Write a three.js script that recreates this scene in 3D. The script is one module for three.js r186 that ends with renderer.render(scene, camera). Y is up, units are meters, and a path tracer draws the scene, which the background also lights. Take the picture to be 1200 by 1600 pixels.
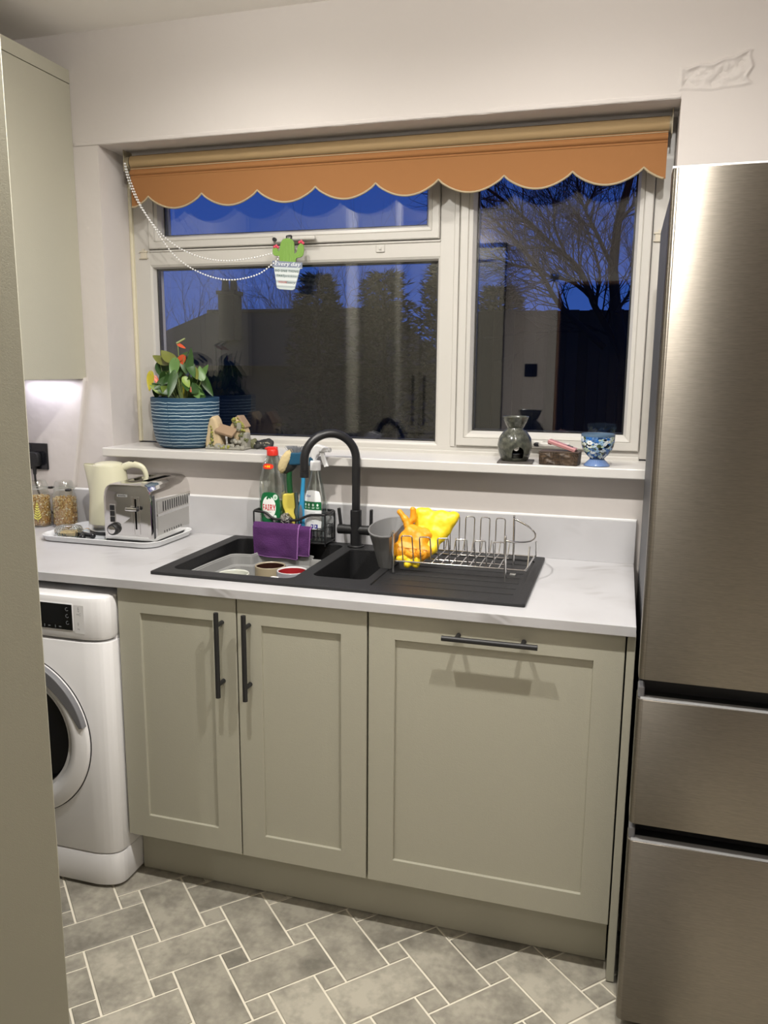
import * as THREE from 'three';
import { RoundedBoxGeometry } from 'three/addons/geometries/RoundedBoxGeometry.js';
import { mergeGeometries, mergeVertices, toCreasedNormals } from 'three/addons/utils/BufferGeometryUtils.js';
import { MarchingCubes } from 'three/addons/objects/MarchingCubes.js';
import { RectAreaLightUniformsLib } from 'three/addons/lights/RectAreaLightUniformsLib.js';
import { Brush, Evaluator, SUBTRACTION } from 'three-bvh-csg';

// ---------------------------------------------------------------- camera, sky, lights, exposure
const scene = new THREE.Scene();
const renderer = new THREE.WebGLRenderer({ antialias: true });
renderer.toneMapping = THREE.LinearToneMapping;
renderer.toneMappingExposure = 1.55;
renderer.shadowMap.enabled = true;
const camera = new THREE.PerspectiveCamera(64.911, 1200 / 1600, 0.05, 200);
camera.position.set(1.2633, 1.4446, 2.3742);
camera.rotation.set(-0.1782, 0.2858, 0.0077, 'YXZ');

// dusk sky: deep blue overhead, paler towards the horizon all round
{
  const W = 64, H = 256, d = new Float32Array(W * H * 4);
  for (let y = 0; y < H; y++) {
    const el = (y / (H - 1) - 0.5) * Math.PI, t = Math.pow(Math.max(0, Math.sin(Math.max(0, el))), 0.55);
    for (let x = 0; x < W; x++) d.set([0.021 * (1 - t) + 0.002 * t, 0.058 * (1 - t) + 0.014 * t, 0.23 * (1 - t) + 0.11 * t, 1], (y * W + x) * 4);
  }
  const t = new THREE.DataTexture(d, W, H, THREE.RGBAFormat, THREE.FloatType);
  t.mapping = THREE.EquirectangularReflectionMapping; t.magFilter = THREE.LinearFilter; t.needsUpdate = true;
  scene.background = t; scene.backgroundIntensity = 1.2;
}
RectAreaLightUniformsLib.init();
const CEIL = 2.475;
const LAMPS = [[0.2, 0.58], [1.1, 0.58], [0.5, 1.2], [1.34, 1.2], [0.14, 2.9]];
const LAMP_CD = [0.85, 0.55, 3.5, 3.5, 0.8], LAMP_COLOR = [1.0, 0.965, 0.915];
LAMPS.forEach(([x, z], i) => {
  const s = new THREE.SpotLight(new THREE.Color().setRGB(...LAMP_COLOR), LAMP_CD[i], 0, 1.5, 0.6, 2);
  s.position.set(x, CEIL - 0.04, z); s.target.position.set(x, 0, z); s.castShadow = true; s.shadow.radius = 1.2; s.name = 'downlight_beam'; scene.add(s, s.target);
  const p = new THREE.PointLight(new THREE.Color().setRGB(...LAMP_COLOR), LAMP_CD[i] * 0.14, 0, 2); p.position.set(x, CEIL - 0.018, z); p.castShadow = true; p.shadow.radius = 0.5; p.name = 'downlight_dome'; scene.add(p);
});
const LED = [[-0.62, 0.06], [-0.62, 0.42]];
for (const [x, z] of LED) {
  const r = new THREE.RectAreaLight(new THREE.Color().setRGB(0.86, 0.84, 1.0), 13, 0.2, 0.03);
  r.position.set(x, 1.392, z); r.lookAt(x, 0, z); r.name = 'cupboard_strip_light'; scene.add(r);
}

// ---------------------------------------------------------------- helpers
let seed = 7; const rnd = () => { seed = (seed * 1664525 + 1013904223) >>> 0; return seed / 4294967296; };
const rr = (a, b) => a + (b - a) * rnd();
const V = (x, y, z) => new THREE.Vector3(x, y, z), V2 = (x, y) => new THREE.Vector2(x, y);
const used = new Map();
function numbered(n) { const k = used.get(n) || 0; used.set(n, k + 1); return k ? n + '_' + String(k).padStart(3, '0') : n; }
function part(parent, name, geo, mat, label) {
  const m = new THREE.Mesh(geo, mat); m.name = parent === scene ? numbered(name) : name; m.castShadow = m.receiveShadow = true;
  if (label) m.userData.label = label;
  parent.add(m); return m;
}
function thing(name, label, category, pos = [0, 0, 0], turn = 0, group) {
  const o = new THREE.Group(); o.name = numbered(name); o.position.set(...pos); o.rotation.y = turn;
  o.userData = { label, category }; if (group) o.userData.group = group;
  scene.add(o); return o;
}
function struct(name, geo, mat) { const m = geo ? part(scene, name, geo, mat) : new THREE.Group(); if (!geo) { m.name = name; scene.add(m); } m.userData.kind = 'structure'; return m; }
function copyOf(o, label, pos, turn) { const c = o.clone(); c.name = numbered(o.name.replace(/_\d+$/, '')); c.userData = { ...o.userData, label }; c.position.set(...pos); if (turn !== undefined) c.rotation.y = turn; scene.add(c); return c; }
const flat = (g) => { const n = g.index ? g.toNonIndexed() : g; for (const k of Object.keys(n.attributes)) if (!['position', 'normal', 'uv'].includes(k)) n.deleteAttribute(k); if (!n.attributes.normal) n.computeVertexNormals(); if (!n.attributes.uv) n.setAttribute('uv', new THREE.BufferAttribute(new Float32Array(n.attributes.position.count * 2), 2)); n.groups = []; return n; };
const merge = (...gs) => mergeGeometries(gs.flat(9).map(flat), false);
// box between two corners, chamfered by r
function box(x0, y0, z0, x1, y1, z1, r = 0, seg = 2) {
  const w = x1 - x0, h = y1 - y0, d = z1 - z0, m = Math.min(w, h, d) * 0.49;
  const g = r > 0 ? new RoundedBoxGeometry(w, h, d, seg, Math.min(r, m)) : new THREE.BoxGeometry(w, h, d);
  g.translate((x0 + x1) / 2, (y0 + y1) / 2, (z0 + z1) / 2); return g;
}
// uv in metres, each face by its dominant direction
function metric(g0, ox = 0, oy = 0) {
  const g = flat(g0), p = g.attributes.position, uv = new Float32Array(p.count * 2), a = V(), b = V(), c = V(), n = V();
  for (let i = 0; i < p.count; i += 3) {
    a.fromBufferAttribute(p, i); b.fromBufferAttribute(p, i + 1); c.fromBufferAttribute(p, i + 2);
    n.subVectors(b, a).cross(c.clone().sub(a)); const ax = Math.abs(n.x), ay = Math.abs(n.y), az = Math.abs(n.z);
    [a, b, c].forEach((q, k) => { const u = ax > ay && ax > az ? [q.z, q.y] : ay > az ? [q.x, q.z] : [q.x, q.y]; uv[(i + k) * 2] = u[0] + ox; uv[(i + k) * 2 + 1] = u[1] + oy; });
  }
  g.setAttribute('uv', new THREE.BufferAttribute(uv, 2)); return g;
}
const lathe = (pts, seg = 40, p0 = 0, pl = Math.PI * 2) => new THREE.LatheGeometry(pts.map(([x, y]) => V2(Math.max(x, 1e-4), y)), seg, p0, pl);
const smoothLathe = (pts, n = 40, seg = 48) => lathe(new THREE.SplineCurve(pts.map(([x, y]) => V2(x, y))).getPoints(n).map((p) => [p.x, p.y]), seg);
const tube = (pts, r, seg = 0, rs = 8, closed = false) => new THREE.TubeGeometry(new THREE.CatmullRomCurve3(pts.map((p) => (p.isVector3 ? p : V(...p))), closed, 'centripetal'), seg || pts.length * 6, r, rs, closed);
// straight wire through corner points with small bends
function wire(pts, r, bend = 0.006, rs = 7) {
  const P = pts.map((p) => V(...p)), path = new THREE.CurvePath();
  let at = P[0];
  for (let i = 1; i < P.length - 1; i++) {
    const l1 = P[i].distanceTo(P[i - 1]), l2 = P[i].distanceTo(P[i + 1]), b = Math.min(bend, l1 * 0.45, l2 * 0.45);
    const s = P[i].clone().lerp(P[i - 1], b / l1), e = P[i].clone().lerp(P[i + 1], b / l2);
    path.add(new THREE.LineCurve3(at, s)); path.add(new THREE.QuadraticBezierCurve3(s, P[i], e)); at = e;
  }
  path.add(new THREE.LineCurve3(at, P[P.length - 1]));
  const q = []; for (const c of path.curves) { const n = c.isLineCurve3 ? 1 : 4; for (let k = 0; k < n; k++) q.push(c.getPoint(k / n)); } q.push(P[P.length - 1]);
  return sweep(q, r, rs);
}
// round tube along an exact polyline, capped
function sweep(q, r, rs = 7) {
  const pos = [], idx = [], up = V(0.13, 0.97, 0.2).normalize(); let nrm = null;
  const R = typeof r === 'function' ? r : () => r;
  q.forEach((p, i) => {
    const t = (q[Math.min(i + 1, q.length - 1)].clone().sub(q[Math.max(i - 1, 0)])).normalize();
    if (!nrm) { nrm = Math.abs(t.dot(up)) > 0.9 ? V(1, 0, 0) : up.clone(); }
    nrm = nrm.clone().addScaledVector(t, -nrm.dot(t)).normalize(); const bi = t.clone().cross(nrm), rad = R(i / (q.length - 1));
    for (let k = 0; k < rs; k++) { const a = (k / rs) * Math.PI * 2, v = p.clone().addScaledVector(nrm, Math.cos(a) * rad).addScaledVector(bi, Math.sin(a) * rad); pos.push(v.x, v.y, v.z); }
    if (i) for (let k = 0; k < rs; k++) { const a = (i - 1) * rs + k, b = (i - 1) * rs + (k + 1) % rs, c = i * rs + k, d = i * rs + (k + 1) % rs; idx.push(a, b, c, b, d, c); }
  });
  for (const [i, s] of [[0, 1], [q.length - 1, 0]]) { const c = pos.length / 3; pos.push(q[i].x, q[i].y, q[i].z); for (let k = 0; k < rs; k++) { const a = i * rs + k, b = i * rs + (k + 1) % rs; s ? idx.push(c, b, a) : idx.push(c, a, b); } }
  const g = new THREE.BufferGeometry(); g.setAttribute('position', new THREE.Float32BufferAttribute(pos, 3)); g.setIndex(idx); g.computeVertexNormals();
  g.setAttribute('uv', new THREE.Float32BufferAttribute(new Float32Array(pos.length / 3 * 2), 2)); return g;
}
const shape = (pts) => new THREE.Shape(pts.map(([x, y]) => V2(x, y)));
function roundRect(x0, y0, x1, y1, r) { const s = new THREE.Shape(); s.moveTo(x0 + r, y0).lineTo(x1 - r, y0).absarc(x1 - r, y0 + r, r, -Math.PI / 2, 0).lineTo(x1, y1 - r).absarc(x1 - r, y1 - r, r, 0, Math.PI / 2).lineTo(x0 + r, y1).absarc(x0 + r, y1 - r, r, Math.PI / 2, Math.PI).lineTo(x0, y0 + r).absarc(x0 + r, y0 + r, r, Math.PI, Math.PI * 1.5); return s; }
// shape drawn in x,y and pushed out along z by depth
function slab(s, depth, bevel = 0, curveSegments = 16) {
  const b = Math.min(bevel, depth * 0.45); return new THREE.ExtrudeGeometry(s, { depth: depth - 2 * b, bevelEnabled: b > 0, bevelThickness: b, bevelSize: b, bevelOffset: -b, bevelSegments: 2, curveSegments }).translate(0, 0, b);
}
// the same, lying: shape in x,z pushed up along y
const lying = (s, h, bevel = 0, cs = 16) => { const g = slab(s, h, bevel, cs); g.rotateX(Math.PI / 2); g.scale(1, -1, 1); return flipped(g); };
function flipped(g0) { const g = flat(g0), n = g.attributes; for (const a of Object.values(n)) { const s = a.itemSize; for (let i = 0; i < a.count; i += 3) for (let k = 0; k < s; k++) { const t = a.array[(i + 1) * s + k]; a.array[(i + 1) * s + k] = a.array[(i + 2) * s + k]; a.array[(i + 2) * s + k] = t; } } g.computeVertexNormals(); return g; }
const creased = (g, a = 0.7) => toCreasedNormals(flat(g), a);
// four mitred sides: profile is a list of (inset, z) from the outside inwards
function mitre(x0, y0, x1, y1, prof) {
  const pos = []; const C = (i) => [[x0 + i, y0 + i], [x1 - i, y0 + i], [x1 - i, y1 - i], [x0 + i, y1 - i]];
  for (let k = 0; k + 1 < prof.length; k++) {
    const a = C(prof[k][0]), b = C(prof[k + 1][0]), za = prof[k][1], zb = prof[k + 1][1];
    for (let s = 0; s < 4; s++) { const t = (s + 1) % 4, A = [...a[s], za], B = [...a[t], za], Cc = [...b[t], zb], D = [...b[s], zb]; pos.push(...A, ...B, ...Cc, ...A, ...Cc, ...D); }
  }
  const g = new THREE.BufferGeometry(); g.setAttribute('position', new THREE.Float32BufferAttribute(pos, 3)); g.computeVertexNormals(); return metric(g);
}
// closed surface of smoothly joined tapered capsules and flattened balls
function blob(prims, cell, k = 0.01) {
  const lo = V(1e9, 1e9, 1e9), hi = V(-1e9, -1e9, -1e9);
  for (const p of prims) { const r = Math.max(p.ra || 0, p.rb || 0, ...(p.s || [0])); for (const q of [p.a, p.b || p.a]) { lo.min(V(q[0] - r, q[1] - r, q[2] - r)); hi.max(V(q[0] + r, q[1] + r, q[2] + r)); } }
  const c = lo.clone().add(hi).multiplyScalar(0.5), S = Math.max(hi.x - lo.x, hi.y - lo.y, hi.z - lo.z) / 2 + cell * 4, N = Math.ceil(2 * S / cell);
  const mc = new MarchingCubes(N, new THREE.MeshStandardMaterial(), false, false, 400000); mc.isolation = 0;
  const h = N / 2, pt = V(), w = V(), ab = V();
  for (const p of prims) { p.A = V(...p.a); if (p.b) p.AB = V(...p.b).sub(p.A); if (p.q) p.Q = new THREE.Quaternion().setFromEuler(new THREE.Euler(...p.q)).invert(); }
  for (let z = 0; z < N; z++) for (let y = 0; y < N; y++) for (let x = 0; x < N; x++) {
    pt.set((x - h) / h, (y - h) / h, (z - h) / h).multiplyScalar(S).add(c);
    let d = 1e3;
    for (const p of prims) {
      let e; w.copy(pt).sub(p.A);
      if (p.b) { const t = Math.min(1, Math.max(0, w.dot(p.AB) / p.AB.lengthSq())); e = w.addScaledVector(p.AB, -t).length() - (p.ra + (p.rb - p.ra) * t); }
      else { if (p.Q) w.applyQuaternion(p.Q); const [sx, sy, sz] = p.s; const k0 = Math.hypot(w.x / sx, w.y / sy, w.z / sz), k1 = Math.hypot(w.x / sx / sx, w.y / sy / sy, w.z / sz / sz); e = k1 > 1e-9 ? k0 * (k0 - 1) / k1 : -Math.min(sx, sy, sz); }
      const hh = Math.max(k - Math.abs(d - e), 0) / k; d = Math.min(d, e) - hh * hh * k * 0.25;
    }
    mc.field[z * N * N + y * N + x] = -d;
  }
  mc.update();
  const g = new THREE.BufferGeometry(), n = mc.count, P = new Float32Array(n * 3);
  for (let i = 0; i < n; i++) { P[i * 3] = mc.positionArray[i * 3] * S + c.x; P[i * 3 + 1] = mc.positionArray[i * 3 + 1] * S + c.y; P[i * 3 + 2] = mc.positionArray[i * 3 + 2] * S + c.z; }
  g.setAttribute('position', new THREE.BufferAttribute(P, 3)); const m = mergeVertices(g, cell * 0.02); m.computeVertexNormals();
  m.setAttribute('uv', new THREE.BufferAttribute(new Float32Array(m.attributes.position.count * 2), 2)); return m;
}
// rumple a mesh along its normals with 3-D noise
const lat = new Map(); const hash = (x, y, z) => { let h = (x * 374761393 + y * 668265263 + z * 2147483647) | 0; h = Math.imul(h ^ (h >>> 13), 1274126177); return ((h ^ (h >>> 16)) >>> 0) / 4294967296; };
const sm = (t) => t * t * (3 - 2 * t);
function noise3(x, y, z) { const X = Math.floor(x), Y = Math.floor(y), Z = Math.floor(z), a = sm(x - X), b = sm(y - Y), c = sm(z - Z); let s = 0; for (let i = 0; i < 8; i++) { const dx = i & 1, dy = (i >> 1) & 1, dz = i >> 2; s += hash(X + dx, Y + dy, Z + dz) * (dx ? a : 1 - a) * (dy ? b : 1 - b) * (dz ? c : 1 - c); } return s; }
function rumple(g0, amp, freq) { const g = mergeVertices((() => { const q = g0.clone(); q.deleteAttribute('normal'); q.deleteAttribute('uv'); return q; })(), 1e-5); g.computeVertexNormals(); const p = g.attributes.position, n = g.attributes.normal; for (let i = 0; i < p.count; i++) { const x = p.getX(i), y = p.getY(i), z = p.getZ(i), d = (noise3(x * freq, y * freq, z * freq) - 0.5) * amp * 2 + (noise3(x * freq * 2.3 + 9, y * freq * 2.3, z * freq * 2.3) - 0.5) * amp; p.setXYZ(i, x + n.getX(i) * d, y + n.getY(i) * d, z + n.getZ(i) * d); } g.computeVertexNormals(); g.setAttribute('uv', new THREE.BufferAttribute(new Float32Array(p.count * 2), 2)); return g; }

// ---------------------------------------------------------------- textures
const vn = (x, y, P) => { const X = Math.floor(x), Y = Math.floor(y), a = sm(x - X), b = sm(y - Y), m = (q) => ((q % P) + P) % P; const h = (i, j) => hash(m(i), m(j), P); return (h(X, Y) * (1 - a) + h(X + 1, Y) * a) * (1 - b) + (h(X, Y + 1) * (1 - a) + h(X + 1, Y + 1) * a) * b; };
const fbm = (u, v, P, o = 4) => { let s = 0, a = 0.5, t = 0; for (let i = 0; i < o; i++) { s += a * vn(u * P, v * P, P); t += a; a *= 0.5; P *= 2; } return s / t; };
function tex(w, h, fn, srgb = true, size = 1) {
  const d = new Uint8Array(w * h * 4);
  for (let y = 0; y < h; y++) for (let x = 0; x < w; x++) { const c = fn(x / w, y / h), o = (y * w + x) * 4; if (typeof c === 'number') d[o] = d[o + 1] = d[o + 2] = Math.max(0, Math.min(255, c * 255)); else { d[o] = c[0]; d[o + 1] = c[1]; d[o + 2] = c[2]; } d[o + 3] = 255; }
  const t = new THREE.DataTexture(d, w, h); t.wrapS = t.wrapT = THREE.RepeatWrapping; t.magFilter = THREE.LinearFilter; if (srgb) t.colorSpace = THREE.SRGBColorSpace;
  t.repeat.set(1 / size, 1 / size); t.needsUpdate = true; return t;
}
const again = (t, sx, sy = sx) => { const c = t.clone(); c.repeat.set(1 / sx, 1 / sy); c.needsUpdate = true; return c; };
function paint(w, h, draw, srgb = true) { const c = document.createElement('canvas'); c.width = w; c.height = h; const x = c.getContext('2d'); draw(x, w, h); const t = new THREE.CanvasTexture(c); if (srgb) t.colorSpace = THREE.SRGBColorSpace; t.wrapS = t.wrapT = THREE.RepeatWrapping; return t; }
const mix = (a, b, t) => a + (b - a) * t, mix3 = (a, b, t) => [0, 1, 2].map((i) => mix(a[i], b[i], t)), clamp = (t, a = 0, b = 1) => Math.min(b, Math.max(a, t));
const std = (color, roughness = 0.5, o = {}) => new THREE.MeshStandardMaterial({ color, roughness, ...o });
const phys = (color, roughness = 0.5, o = {}) => new THREE.MeshPhysicalMaterial({ color, roughness, ...o });
const lin = (r, g, b) => new THREE.Color().setRGB(r, g, b);

const plasterBump = tex(512, 512, (u, v) => 0.6 * fbm(u, v, 5, 4) + 0.4 * fbm(u + 0.3, v, 24, 3), false, 1.1);
const fineBump = tex(256, 256, (u, v) => fbm(u, v, 64, 2), false, 0.12);
const marble = tex(1024, 1024, (u, v) => {
  const w = fbm(u, v, 3, 4), q = u * 1 + v * 2 + (w - 0.5) * 0.35;
  const streak = fbm(q * 0.5, (u * 2 - v) * 0.5, 6, 3), fine = vn(((u + v * 2) % 1 + 1) % 1 * 24 + (w - 0.5) * 9, (2 * u - v + 4) * 3, 24);
  const t = clamp((streak - 0.52) * 2.6) * 0.55 * sm(clamp(fine * 1.6 - 0.2)) + clamp(fbm(u + 0.5, v, 5, 4) - 0.45) * 0.35;
  return mix3([238, 236, 234], [172, 166, 160], clamp(t));
}, true, 0.7);
const tileTex = [0, 1, 2].map((k) => tex(512, 512, (u, v) => {
  const a = fbm(u + k * 0.37, v, 4, 5), b = fbm(u, v + k * 0.21, 40, 4), c = fbm(u + 0.4, v + k * 0.3, 9, 4);
  const t = clamp((a - 0.5) * 1.5 + 0.5 + (b - 0.5) * 0.7 + (c - 0.5) * 0.9);
  return mix3([132, 129, 119], [184, 180, 166], t);
}, true, 0.5));
const paintGrain = tex(256, 256, (u, v) => fbm(u, v, 48, 3), false, 0.09);
const brushTex = tex(512, 512, (u, v) => 0.5 * vn(u * 512, v * 16, 512) + 0.5 * vn(u * 256, v * 48 + 3, 256), false, 0.3);
const brushTone = tex(512, 512, (u, v) => { const k = 0.5 * vn(u * 512, v * 10, 512) + 0.5 * vn(u * 256, v * 32 + 3, 256); return [226 + 29 * k, 226 + 29 * k, 226 + 29 * k]; }, true, 0.3);
const weaveTex = tex(256, 256, (u, v) => 0.5 + 0.25 * Math.sin(u * 2 * Math.PI * 40) + 0.25 * Math.sin(v * 2 * Math.PI * 40) * 0.6, false, 0.06);

const M = {
  wall: std(lin(0.58, 0.54, 0.51), 0.92, { bumpMap: plasterBump, bumpScale: 0.004 }),
  ceiling: std(lin(0.92, 0.89, 0.85), 0.95, { bumpMap: plasterBump, bumpScale: 0.002 }),
  sage: std(lin(0.42, 0.405, 0.325), 0.55, { bumpMap: paintGrain, bumpScale: 0.0002 }),
  sageDark: std(lin(0.03, 0.028, 0.024), 0.7),
  black: std(lin(0.012, 0.012, 0.013), 0.45),
  blackGloss: phys(lin(0.01, 0.01, 0.012), 0.15),
  upvc: std(lin(0.52, 0.50, 0.46), 0.35),
  sillPaint: std(lin(0.62, 0.60, 0.57), 0.3, { bumpMap: plasterBump, bumpScale: 0.0008 }),
  glass: phys(0xffffff, 0.0, { transmission: 1, thickness: 0, ior: 1.78 }),
  worktop: phys(lin(0.61, 0.615, 0.64), 0.32, { map: marble }),
  grout: std(lin(0.80, 0.75, 0.63), 0.8),
  granite: std(lin(0.013, 0.013, 0.014), 0.5, { bumpMap: fineBump, bumpScale: 0.0004 }),
  steel: phys(lin(0.25, 0.226, 0.19), 0.34, { metalness: 1, anisotropy: 0.98, map: brushTone, bumpMap: brushTex, bumpScale: 0.00002 }),
  chrome: std(lin(0.78, 0.77, 0.76), 0.08, { metalness: 1 }),
  satin: std(lin(0.6, 0.59, 0.57), 0.28, { metalness: 1 }),
  darkMetal: std(lin(0.10, 0.10, 0.105), 0.5, { metalness: 0.6 }),
  whiteGoods: phys(lin(0.80, 0.79, 0.79), 0.22),
  whitePlastic: std(lin(0.82, 0.82, 0.82), 0.35),
  greyPlastic: std(lin(0.25, 0.25, 0.25), 0.4),
  clear: phys(lin(0.92, 0.94, 0.93), 0.04, { transmission: 1, thickness: 0, ior: 2.0 }),
};

// ---------------------------------------------------------------- the setting
const XL = -0.8, XR = 1.96, ZR = 3.1;
const OX0 = -0.4, OX1 = 1.3625, OY0 = 1.145, OY1 = 2.137;
{
  const floor = struct('floor', metric(box(-1.2, -0.1, -0.32, 3.2, -0.003, 5.3)), M.grout);
  const U = 0.0588, a1 = -46 * Math.PI / 180, a2 = 44 * Math.PI / 180, G = 0.0058;
  const e1 = [Math.cos(a1) * U, Math.sin(a1) * U], e2 = [Math.cos(a2) * U, Math.sin(a2) * U];
  const mats = []; for (let k = 0; k < 6; k++) { const s = 0.80 + 0.055 * ((k * 3) % 5) ; mats.push(phys(lin(s * 0.98, s * 0.96, s * 0.95), 0.42, { map: tileTex[k % 3], bumpMap: fineBump, bumpScale: 0.0003 })); }
  const geo = {};
  const tileGeo = (w, d, k) => geo[w + '_' + d + '_' + k] ||= (() => { const W = w * U - G, D = d * U - G, c = 0.0012, h = 0.003; const top = [[-W / 2 + c, -D / 2 + c], [W / 2 - c, -D / 2 + c], [W / 2 - c, D / 2 - c], [-W / 2 + c, D / 2 - c]], low = [[-W / 2, -D / 2], [W / 2, -D / 2], [W / 2, D / 2], [-W / 2, D / 2]]; const p = []; const q = (A, B, C, D2) => p.push(...A, ...B, ...C, ...A, ...C, ...D2); const T = top.map(([x, z]) => [x, 0, z]), L = low.map(([x, z]) => [x, -h * 0.4, z]), F = low.map(([x, z]) => [x, -h, z]); q(T[3], T[2], T[1], T[0]); for (let i = 0; i < 4; i++) { const j = (i + 1) % 4; q(T[i], T[j], L[j], L[i]); q(L[i], L[j], F[j], F[i]); } const g = new THREE.BufferGeometry(); g.setAttribute('position', new THREE.Float32BufferAttribute(p, 3)); g.computeVertexNormals(); return metric(g, k * 0.313, k * 0.171); })();
  const pieces = [[0, 0, 4, 2], [1, 2, 2, 4], [0, 2, 1, 1], [3, 2, 1, 1]]; let n = 0;
  for (let i = -18; i < 24; i++) for (let j = -18; j < 18; j++) for (const [pu, pv, w, d] of pieces) {
    const u = 3 * i + 3 * j + pu + w / 2, v = 3 * i - 3 * j + pv + d / 2, x = 0.169 + e1[0] * u + e2[0] * v, z = 0.824 + e1[1] * u + e2[1] * v;
    if (x < -0.62 || x > 1.5 || z < 0.5 || z > 2.75) continue; if (x < 0.16 && z > 0.9 && z < 1.08 && x < 0.0) continue;
    const h = hash(i, j, w * 7 + d * 3 + pu), k = Math.floor(h * 4);
    const t = part(floor, 'tile', tileGeo(w, d, k), mats[Math.floor(hash(j, i, pu + d * 5) * 6)]); t.position.set(x, 0, z); t.rotation.y = -a1; n++;
  }
  console.log('tiles', n);
}
struct('ceiling', metric(box(-1.2, CEIL, -0.32, 3.2, CEIL + 0.12, 5.3)), M.ceiling);
const wallBack = struct('wall_back', metric(merge(
  box(-1.2, -0.1, -0.3, OX0, CEIL + 0.02, 0), box(OX1, -0.1, -0.3, 3.2, CEIL + 0.02, 0), box(OX0, -0.1, -0.3, OX1, OY0, 0), box(OX0, OY1, -0.3, OX1, CEIL + 0.02, 0))), M.wall);
// plaster stands a little proud left of the window, its edge leaning
{
  const s = shape([[-0.8, 0.893], [-0.62, 0.893], [-0.555, 1.03], [-0.487, 1.39], [-0.487, 1.402], [-0.8, 1.402]]);
  part(wallBack, 'plaster_edge', metric(slab(s, 0.03, 0.006).translate(0, 0, -0.012)), M.wall);
}
// rough plaster patch over the right end of the lintel
{
  const nx = 120, ny = 60, x0 = 1.20, x1 = 1.60, y0 = 2.139, y1 = 2.28, g = new THREE.PlaneGeometry(x1 - x0, y1 - y0, nx, ny), p = g.attributes.position;
  const inside = (x, y) => { const d = Math.min(x - 1.355, 1.527 - x + 0.02 * (noise3(y * 40, 3, 1) - 0.5), y - 2.148 - 0.012 * noise3(x * 30, 1, 2), 2.215 + 0.25 * Math.max(0, x - 1.44) - y + 0.014 * (noise3(x * 35, 5, 2) - 0.5)); return d; };
  for (let i = 0; i < p.count; i++) {
    const x = p.getX(i) + (x0 + x1) / 2, y = p.getY(i) + (y0 + y1) / 2, d = inside(x, y);
    const keep = y; const ridge = Math.exp(-((d - 0.004) ** 2) / 0.00002) * 0.0065, body = clamp(d / 0.012) * 0.002, n = (fbm(x * 3, y * 3, 16, 4) - 0.5) * 0.014 * clamp(d / 0.02 + 0.3), e = Math.min((x - x0) / 0.05, (x1 - x) / 0.05, (y - y0) / 0.04, (y1 - y) / 0.04, 1);
    p.setXYZ(i, x, y, e <= 0.0 ? -0.0004 : (ridge + body + n + 0.0008) * e - 0.0004);
  }
  g.computeVertexNormals(); part(wallBack, 'plaster_patch', metric(mergeVertices(g)), M.wall);
}
part(wallBack, 'plaster_lip', metric(rumple(new THREE.BoxGeometry(1.85, 0.012, 0.006, 160, 3, 2).translate(0.436, 2.144, -0.0005), 0.0016, 26)), M.wall);
struct('wall_left', metric(box(XL - 0.4, -0.1, -0.02, XL, CEIL + 0.02, 4.2)), M.wall);
struct('wall_right', metric(box(XR, -0.1, -0.02, XR + 0.15, CEIL + 0.02, 4.2)), M.wall);
// the wall behind the camera with a doorway to an unlit hall
struct('wall_front', metric(merge(box(XL - 0.02, -0.1, ZR, 0.79, CEIL + 0.02, ZR + 0.12), box(1.82, -0.1, ZR, XR + 0.05, CEIL + 0.02, ZR + 0.12), box(0.79, 2.03, ZR, 1.82, CEIL + 0.02, ZR + 0.12))), M.wall);
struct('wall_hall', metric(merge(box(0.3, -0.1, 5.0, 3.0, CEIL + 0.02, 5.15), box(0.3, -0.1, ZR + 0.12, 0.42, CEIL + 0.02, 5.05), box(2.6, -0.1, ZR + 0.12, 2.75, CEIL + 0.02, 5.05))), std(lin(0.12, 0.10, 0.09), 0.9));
{
  const d = struct('door_1', null); d.position.set(0, 0, 0);
  part(d, 'casing', merge(box(0.73, 0, ZR - 0.018, 0.79, 2.09, ZR + 0.005, 0.004), box(1.82, 0, ZR - 0.018, 1.88, 2.09, ZR + 0.005, 0.004), box(0.73, 2.03, ZR - 0.018, 1.88, 2.09, ZR + 0.005, 0.004)), M.upvc);
  part(d, 'lining', merge(box(0.79, 0, ZR - 0.005, 0.805, 2.03, ZR + 0.12), box(1.805, 0, ZR - 0.005, 1.82, 2.03, ZR + 0.12), box(0.79, 2.015, ZR - 0.005, 1.82, 2.03, ZR + 0.12)), std(lin(0.22, 0.12, 0.06), 0.5));
}
// recessed ceiling downlights
LAMPS.forEach(([x, z], i) => {
  const t = thing('ceiling_light', ['over the sink', 'over the worktop by the fridge', 'in the middle row above the twin cupboards', 'in the middle row above the fridge front', 'above the photographer'].map((w) => 'small round ceiling downlight out of sight ' + w)[i], 'light', [x, CEIL, z], 0, 'ceiling downlights');
  part(t, 'trim_ring', lathe([[0.033, -0.001], [0.035, -0.005], [0.042, -0.005], [0.045, 0]], 32), M.whitePlastic);
  part(t, 'lens', lathe([[0, -0.032], [0.012, -0.0305], [0.024, -0.023], [0.031, -0.012], [0.034, -0.002], [0, -0.001]], 32), std(0xffffff, 0.5, { emissive: lin(...LAMP_COLOR), emissiveIntensity: 8 }), 'glowing lens');
});

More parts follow.
